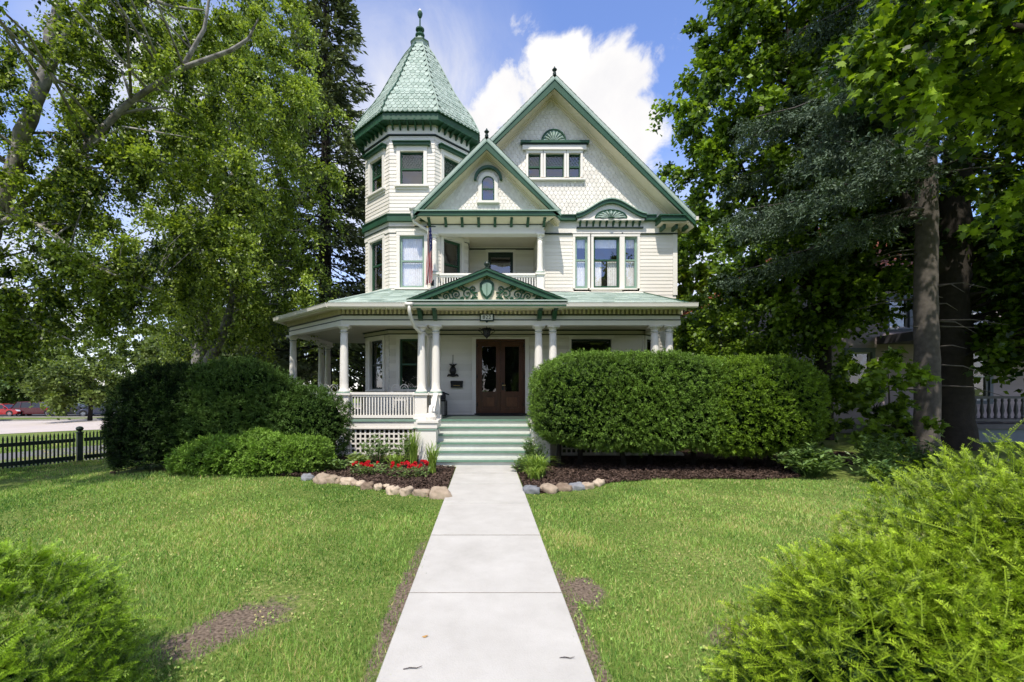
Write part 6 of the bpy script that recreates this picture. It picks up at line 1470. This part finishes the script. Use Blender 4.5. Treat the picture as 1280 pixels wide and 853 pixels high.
flowers('smaller group of red flowers left of the larger mound', -2.22, 8.65, .30, .24, 14)
# twigs and a dry leaf on the path
for (px, py, ln, an, lb) in [(516, 837, .055, .12, 'dark twig lying on the near left of the path'), (709, 824, .045, -.1, 'thin dark twig near the right edge of the path')]:
    x, y = gp(px, py, .03); mb = MB(); d = Vector((math.cos(an), math.sin(an), 0)); s = Vector((-d.y, d.x, 0))
    mb.tube([Vector((x, y, .036)) - d * ln, Vector((x, y, .040)) - d * ln * .3 + s * ln * .05, Vector((x, y, .037)) + d * ln * .4, Vector((x, y, .045)) + d * ln + s * ln * .05], [.002, .003, .0025, .0015], TWIG, 6); tag(mb.build('twig', org=(x, y, .033)), lb, 'twig')
x, y = gp(531, 797, .03); mb = MB(); mb.poly([(x - .02, y, .036), (x, y - .012, .034), (x + .024, y + .004, .044), (x + .004, y + .016, .036)], simple('dry_leaf', (.45, .26, .08), .8)); tag(mb.build('dry_leaf', org=(x, y, .033)), 'small dry tan leaf on the left of the near path slab', 'leaf')
# ------------------------------------------------------------------ grass
def grass(n, y0, y1, x0f, x1f, h, w_):
    y = rng.uniform(y0, y1, n); x = rng.uniform(0, 1, n); lo = np.array([x0f(v) for v in (y0, y1)]); hi = np.array([x1f(v) for v in (y0, y1)])
    f = (y - y0) / (y1 - y0); xa = lo[0] + (lo[1] - lo[0]) * f; xb = hi[0] + (hi[1] - hi[0]) * f; x = xa + (xb - xa) * x
    k = (np.abs(x) > PW + .0 + rng.normal(0, .035, n)) | (y > 9.6); k &= ~inpoly(x, y, BEDL) & ~inpoly(x, y, BEDR)
    k &= rng.uniform(0, 1, n) > soilp(x, y) * .95
    pn = np.stack([x, y, np.zeros(n)], 1); patch = fnoise(pn, .55); fine = fnoise(pn, 2.2); k &= rng.uniform(-1.5, 1.4, n) < fine * .75 + .35 * fnoise(pn, 6.0) + .45
    x, y, patch, fine = x[k], y[k], patch[k], fine[k]; m = len(x); a = rng.uniform(0, 2 * PI, m); hh = h * rng.uniform(.45, 1.3, m) * (1 + .35 * fine + .3 * patch * (patch < 0)); ww = w_ * rng.uniform(.7, 1.3, m); le = hh * rng.uniform(.1, .9, m); la = rng.uniform(0, 2 * PI, m)
    z = terr(x, y); b = np.stack([x, y, z], 1); s = np.stack([np.cos(a), np.sin(a), np.zeros(m)], 1) * ww[:, None]; tip = b + np.stack([np.cos(la) * le, np.sin(la) * le, hh], 1)
    tint = np.clip(0.45 + .32 * patch + .18 * fine + rng.normal(0, .30, m), 0, 1)
    dry = rng.uniform(0, 1, m) < np.clip(.02 + .07 * fnoise(np.stack([x, y, np.ones(m)], 1), 1.3), .005, .2); tint[dry] = 1
    return np.stack([b - s, b + s, tip], 1), tint
SOILX = 0
xl = lambda y: max(-13.0, -1.12 * y - .3); xr = lambda y: min(6.8, 1.22 * y)
parts = [grass(90000, 2.2, 3.8, xl, xr, .036, .0028), grass(125000, 3.8, 5.6, xl, xr, .036, .0038), grass(110000, 5.6, 8.2, xl, xr, .036, .0056), grass(60000, 8.2, 13.5, lambda y: -13, lambda y: -3, .05, .007), grass(9000, 13.5, 22, lambda y: -19, lambda y: -9, .06, .014)]
o = raw_mesh('grass', np.concatenate([p[0] for p in parts]), 3, [GRASSB], np.concatenate([p[1] for p in parts])); o['kind'] = 'stuff'
# clover and plantain leaves in the lawn
n = 9000; y = 2.3 + 6.2 * rng.uniform(0, 1, n) ** 1.2; x = rng.uniform(-1.05, 1.0, n) * y; pn = np.stack([x, y, np.zeros(n)], 1)
k = (np.abs(x) > PW + .03) & ~inpoly(x, y, BEDL) & ~inpoly(x, y, BEDR) & (fnoise(pn, 1.7) > .15) & (x < 6); x, y = x[k], y[k]; m = len(x); an = rng.uniform(0, 2 * PI, m); s = rng.uniform(.012, .030, m)
o = raw_mesh('clover', quads(np.stack([x, y, rng.uniform(.012, .04, m)], 1), np.stack([np.cos(an), np.sin(an), rng.uniform(0, .6, m)], 1), rng.normal(0, .25, (m, 3)) + np.array([0, 0, 1]), s, s * .55), 4, [GRASSB], np.clip(rng.normal(.8, .15, m), 0, 1)); o['kind'] = 'stuff'
# ------------------------------------------------------------------ picket fence
fdir = Vector((1.2, 1.8, 0)).normalized(); f0 = Vector((-10.7, 12.0, 0)); zf = lambda p: terrs(p.x, p.y)
fence = thing('picket_fence', 'low black green picket fence with square ball topped posts along the left lawn', 'fence', (-10.7, 12.0, -.3))
SP = 2.45
for k in range(-3, 3):
    p = f0 + fdir * SP * k; z = zf(p); mb = MB(); a = math.atan2(fdir.y, fdir.x); w_ = .10
    cs = [(math.cos(a + PI / 4 + i * PI / 2) * w_ * .8, math.sin(a + PI / 4 + i * PI / 2) * w_ * .8) for i in range(4)]
    mb.prism([(p.x + c[0], p.y + c[1], z - .1) for c in cs], (0, 0, .88), FENCE); mb.prism([(p.x + c[0] * 1.25, p.y + c[1] * 1.25, z + .781) for c in cs], (0, 0, .03), FENCE)
    mb.lathe([(.05, .81), (.035, .83), (.07, .86), (.085, .895), (.07, .935), (.03, .955), (0, .96)], (p.x, p.y, z), FENCE, 12); mb.build('fence_post', fence)
    q = p + fdir * SP; mb = MB(); e = fdir * .09; n2 = Vector((fdir.y, -fdir.x, 0))
    for zr, hh in ((.14, .10), (.60, .09)): mb.bar(p + e + Vector((0, 0, z + zr)), q - e + Vector((0, 0, zf(q) + zr)), .04, hh, FENCE)
    m = 30
    for i in range(m):
        c = p + e + (q - p - 2 * e) * ((i + .5) / m) + n2 * .04; zz = zf(c); d = fdir * .017
        pts = [c - d + Vector((0, 0, zz + .05)), c + d + Vector((0, 0, zz + .05)), c + d + Vector((0, 0, zz + .76)), c + Vector((0, 0, zz + .83)), c - d + Vector((0, 0, zz + .76))]
        mb.prism(pts, -n2 * .018, FENCE)
    mb.build('picket_panel', fence)
# ------------------------------------------------------------------ parked cars
def make_car(label, x, y, rot, paint, suv=True):
    z = terrs(x, y); t = thing('parked_car', label, 'car', (x, y, z), 'cars in the far car park'); M = Matrix.Translation((x, y, z)) @ Matrix.Rotation(rot, 4, 'Z')
    def Wp(p): return M @ Vector(p)
    hr = 1.68 if suv else 1.44; bl = 1.0 if suv else .92
    prof = [(-2.25, .35), (-2.30, .60), (-2.25, bl - .05), (-2.0, bl), (.95, bl - .02), (1.9, bl - .14), (2.22, bl - .28), (2.30, .55), (2.22, .32), (1.9, .24), (-1.95, .24)]
    mb = MB(); W_ = [(-.90, .93), (-.84, 1.0), (.84, 1.0), (.90, .93)]; rings = []
    for (yy, s) in W_: rings.append([Wp((px * (1 if s == 1 else .985), yy, .6 + (pz - .6) * s)) for px, pz in prof])
    n = len(prof); vs = [v for r in rings for v in r]; fs = [tuple(range(n)), tuple(range(3 * n, 4 * n))[::-1]] + [(i * n + k, (i + 1) * n + k, (i + 1) * n + (k + 1) % n, i * n + (k + 1) % n) for i in range(3) for k in range(n)]
    mb.mesh(vs, fs, paint)
    rf = [(-1.75 if suv else -1.2, hr - .03), (-.9 if suv else -.7, hr), (.1, hr), (.45, hr - .06)]; vs = [Wp((px, yy, pz)) for yy in (-.62, .62) for px, pz in rf] + [Wp((px, yy, pz + .035)) for yy in (-.58, .58) for px, pz in rf]
    mb.mesh(vs, [(0, 1, 2, 3)[::-1], (0, 1, 9, 8), (1, 2, 10, 9), (2, 3, 11, 10), (8, 9, 13, 12), (9, 10, 14, 13), (10, 11, 15, 14), (4, 5, 13, 12), (5, 6, 14, 13), (6, 7, 15, 14), (0, 4, 12, 8), (3, 7, 15, 11)], paint)
    bx0, bx1 = (-2.15, 1.2) if suv else (-1.85, 1.2)
    for s in (-1, 1):
        for (pb, pt) in (((bx0, bl), rf[0]), ((bx1, bl - .02), rf[3]), ((-.35, bl), (-.3, hr)), ((-1.35, bl), (-1.3, hr - .02))):
            mb.bar(Wp((pb[0], s * .80, pb[1])), Wp((pt[0], s * .63, pt[1])), .07, .05, paint)
    mb.build('body', t)
    gl = MB(); lo = [(bx0, bl), (bx1, bl - .02)]; hi = [rf[0], rf[3]]
    a = [Wp((lo[0][0], -.79, lo[0][1])), Wp((lo[1][0], -.79, lo[1][1])), Wp((lo[1][0], .79, lo[1][1])), Wp((lo[0][0], .79, lo[0][1]))]; b = [Wp((hi[0][0], -.61, hi[0][1])), Wp((hi[1][0], -.61, hi[1][1])), Wp((hi[1][0], .61, hi[1][1])), Wp((hi[0][0], .61, hi[0][1]))]
    gl.mesh(a + b, [(0, 1, 5, 4), (1, 2, 6, 5), (2, 3, 7, 6), (3, 0, 4, 7)], CARGL); gl.build('windows', t)
    for wx in (-1.38, 1.42):
        for s in (-1, 1):
            mb = MB(); pf = [(.20, -.10), (.30, -.105), (.335, -.07), (.335, .07), (.30, .105), (.20, .10)]; sg = 18; vs = []
            for r, o_ in pf:
                for k in range(sg): an = 2 * PI * k / sg; vs.append(Wp((wx + r * math.cos(an), s * .80 + o_, .335 + r * math.sin(an))))
            fs = [(i * sg + k, i * sg + (k + 1) % sg, (i + 1) * sg + (k + 1) % sg, (i + 1) * sg + k) for i in range(5) for k in range(sg)]; mb.mesh(vs, fs, TYRE)
            ring = [Wp((wx + .40 * math.cos(PI * k / 12), s * .905, .335 + .40 * math.sin(PI * k / 12))) for k in range(13)] + [Wp((wx + .3 * math.cos(PI * k / 12), s * .905, .335 + .3 * math.sin(PI * k / 12))) for k in range(12, -1, -1)]
            for k in range(12): mb.poly([ring[k], ring[k + 1], ring[24 - k], ring[25 - k]], TYRE)
            wl = mb.build('wheel', t); mb = MB(); ds = [Wp((wx, s * .89, .335))]
            mb.poly([Wp((wx + .2 * math.cos(2 * PI * k / 18), s * .87, .335 + .2 * math.sin(2 * PI * k / 18))) for k in range(18)], IRON)
            for k in range(5):
                an = 2 * PI * k / 5 + .3; mb.bar(Wp((wx, s * .895, .335)), Wp((wx + .2 * math.cos(an), s * .895, .335 + .2 * math.sin(an))), .06, .02, RIM, up=tuple(M.to_3x3() @ Vector((0, 1, 0))))
            for k in range(18):
                an, a2 = 2 * PI * k / 18, 2 * PI * (k + 1) / 18; mb.bar(Wp((wx + .205 * math.cos(an), s * .895, .335 + .205 * math.sin(an))), Wp((wx + .205 * math.cos(a2), s * .895, .335 + .205 * math.sin(a2))), .025, .025, RIM)
            mb.build('rim', wl)
    for s in (-1, 1):
        mb = MB(); mb.mesh([Wp(p) for p in [(2.16, s * .5, .62), (2.2, s * .85, .62), (2.0, s * .87, .80), (2.16, s * .55, .78), (2.30, s * .5, .62), (2.28, s * .84, .62), (2.1, s * .87, .80), (2.22, s * .55, .78)]], MB.HEX, HEADL); mb.build('headlight', t)
        mb = MB(); mb.mesh([Wp(p) for p in [(-2.2, s * .6, .72), (-2.2, s * .88, .72), (-2.15, s * .86, 1.0), (-2.15, s * .62, 1.0), (-2.32, s * .6, .72), (-2.29, s * .89, .72), (-2.27, s * .86, .99), (-2.3, s * .62, .99)]], MB.HEX, TAILL); mb.build('taillight', t)
        mb = MB(); mb.mesh([Wp(p) for p in [(.85, s * .84, .98), (1.0, s * .84, .98), (1.0, s * 1.02, 1.0), (.85, s * 1.02, 1.0), (.85, s * .84, 1.10), (.98, s * .84, 1.10), (.98, s * 1.02, 1.12), (.85, s * 1.02, 1.12)]], MB.HEX, paint); mb.build('side_mirror', t)
    mb = MB(); mb.mesh([Wp(p) for p in [(2.18, -.45, .42), (2.18, .45, .42), (2.18, .45, .60), (2.18, -.45, .60), (2.31, -.45, .42), (2.31, .45, .42), (2.315, .45, .60), (2.315, -.45, .60)]], MB.HEX, IRON); mb.build('grille', t)
    return t
def carx(px, D): return (px - CX) * D / F
for (px, D, rot, paint, suv, lb) in [(4, 53.5, .1, CRED, False, 'bright red car at the left edge of the car park'), (48, 54.5, .25, CMAR, True, 'maroon estate car right of the bright red car'), (93, 54.5, .3, CBLK, False, 'black car half hidden behind the dogwood'), (127, 54, PI + .35, CBLU, False, 'navy blue car right of the dogwood'), (149, 56.5, .6, CWHI, True, 'white car beside the big dark yew'), (-40, 53.5, .1, CBLU, True, 'dark car at the far left edge beyond the red one')]:
    make_car(lb, carx(px, D), D, rot, paint, suv)
# ------------------------------------------------------------------ neighbouring house
nb = thing('neighbour_house', 'pinkish clapboard neighbouring house with red tiled eaves behind the right hand trees', 'house', (17, 17, 0))
NX0, NX1, NY0, NY1 = 12.3, 23.5, 17.0, 27.0
mb = frame(MB(), (NX0, NY0, 0), FU, FN); nw = [(2.75, 3.5, 3.9, 5.0), (5.6, 6.5, 3.8, 5.1), (8.2, 9.1, 3.8, 5.1), (1.2, 2.1, 1.5, 3.0), (5.5, 6.5, 1.2, 3.0)]
clap(mb, 0, NX1 - NX0, .3, 5.9, nw, .13, NEIGH); frame(mb, (NX0, NY1, 0), (0, -1, 0), (-1, 0, 0)); clap(mb, 0, NY1 - NY0, .3, 5.9, [], .13, NEIGH)
mb.box(NX0 - .06, NX0 + .1, NY0 - .06, NY0 + .03, .3, 5.9, NUMW); mb.box(NX0 + .4, NX1 - .1, NY0 + .5, NY1 - .1, .3, 5.8, NEIGH); mb.box(NX0 - .1, NX1, NY0 - .1, NY1, -.2, .32, CURB)
mb.build('wall', nb)
for w_ in nw: window((NX0, NY0, 0), FU, FN, *w_, casing=.12, cas_mat=NBLUE, sash_mat=NUMW, parent=nb)
mb = MB(); e0, e1, f0_, f1 = NX0 - .7, NX1 + .7, NY0 - .7, NY1 + .7; zt = 9.4; ri = 4.5
mb.box(e0, e1, f0_, f1, 5.75, 5.92, NUMW)
for (a, b, c, d) in (((e0, f0_), (e1, f0_), (e1 - ri, f0_ + ri + 1), (e0 + ri, f0_ + ri + 1)), ((e0, f1), (e0, f0_), (e0 + ri, f0_ + ri + 1), (e0 + ri, f0_ + ri + 1.5))):
    roofplane(mb, (*a, 5.95), (*b, 5.95), (*c, zt), (*d, zt), TILE, .2, .3, .03)
mb.box(e0 - .06, e1, f0_ - .06, f0_, 5.86, 5.98, TILE); mb.build('roof', nb)
mb = MB(); mb.box(14.6, 24, 13.9, 17, .42, .56, NTRIM); mb.box(14.7, 24, 14.0, 14.1, -.1, .42, NBLUE); mb.box(14.6, 24, 13.8, 17, 3.3, 3.6, NTRIM); mb.build('porch', nb)
bm_ = MB(); bm_.lathe([(.03, 0), (.045, .05), (.03, .12), (.055, .25), (.035, .42), (.025, .5), (.04, .56), (.03, .62)], (14.9, 14.05, .72), NTRIM, 8); ba = bm_.build('baluster', nb)
for k in range(1, 26):
    c = ba.copy(); C.objects.link(c); c.parent = nb; c.location = (k * .21, 0, 0)
mb = MB(); mb.box(14.7, 20.5, 14.0, 14.1, 1.34, 1.42, NTRIM); mb.box(14.7, 20.5, 14.0, 14.1, .64, .71, NTRIM); mb.build('porch_rail', nb)
for x in (14.8, 17.5, 20.4):
    mb = MB(); mb.lathe([(.12, 0), (.12, .1), (.09, .15), (.075, 2.5), (.1, 2.6), (.12, 2.74)], (x, 14.05, .56), NTRIM, 12); mb.build('porch_column', nb)
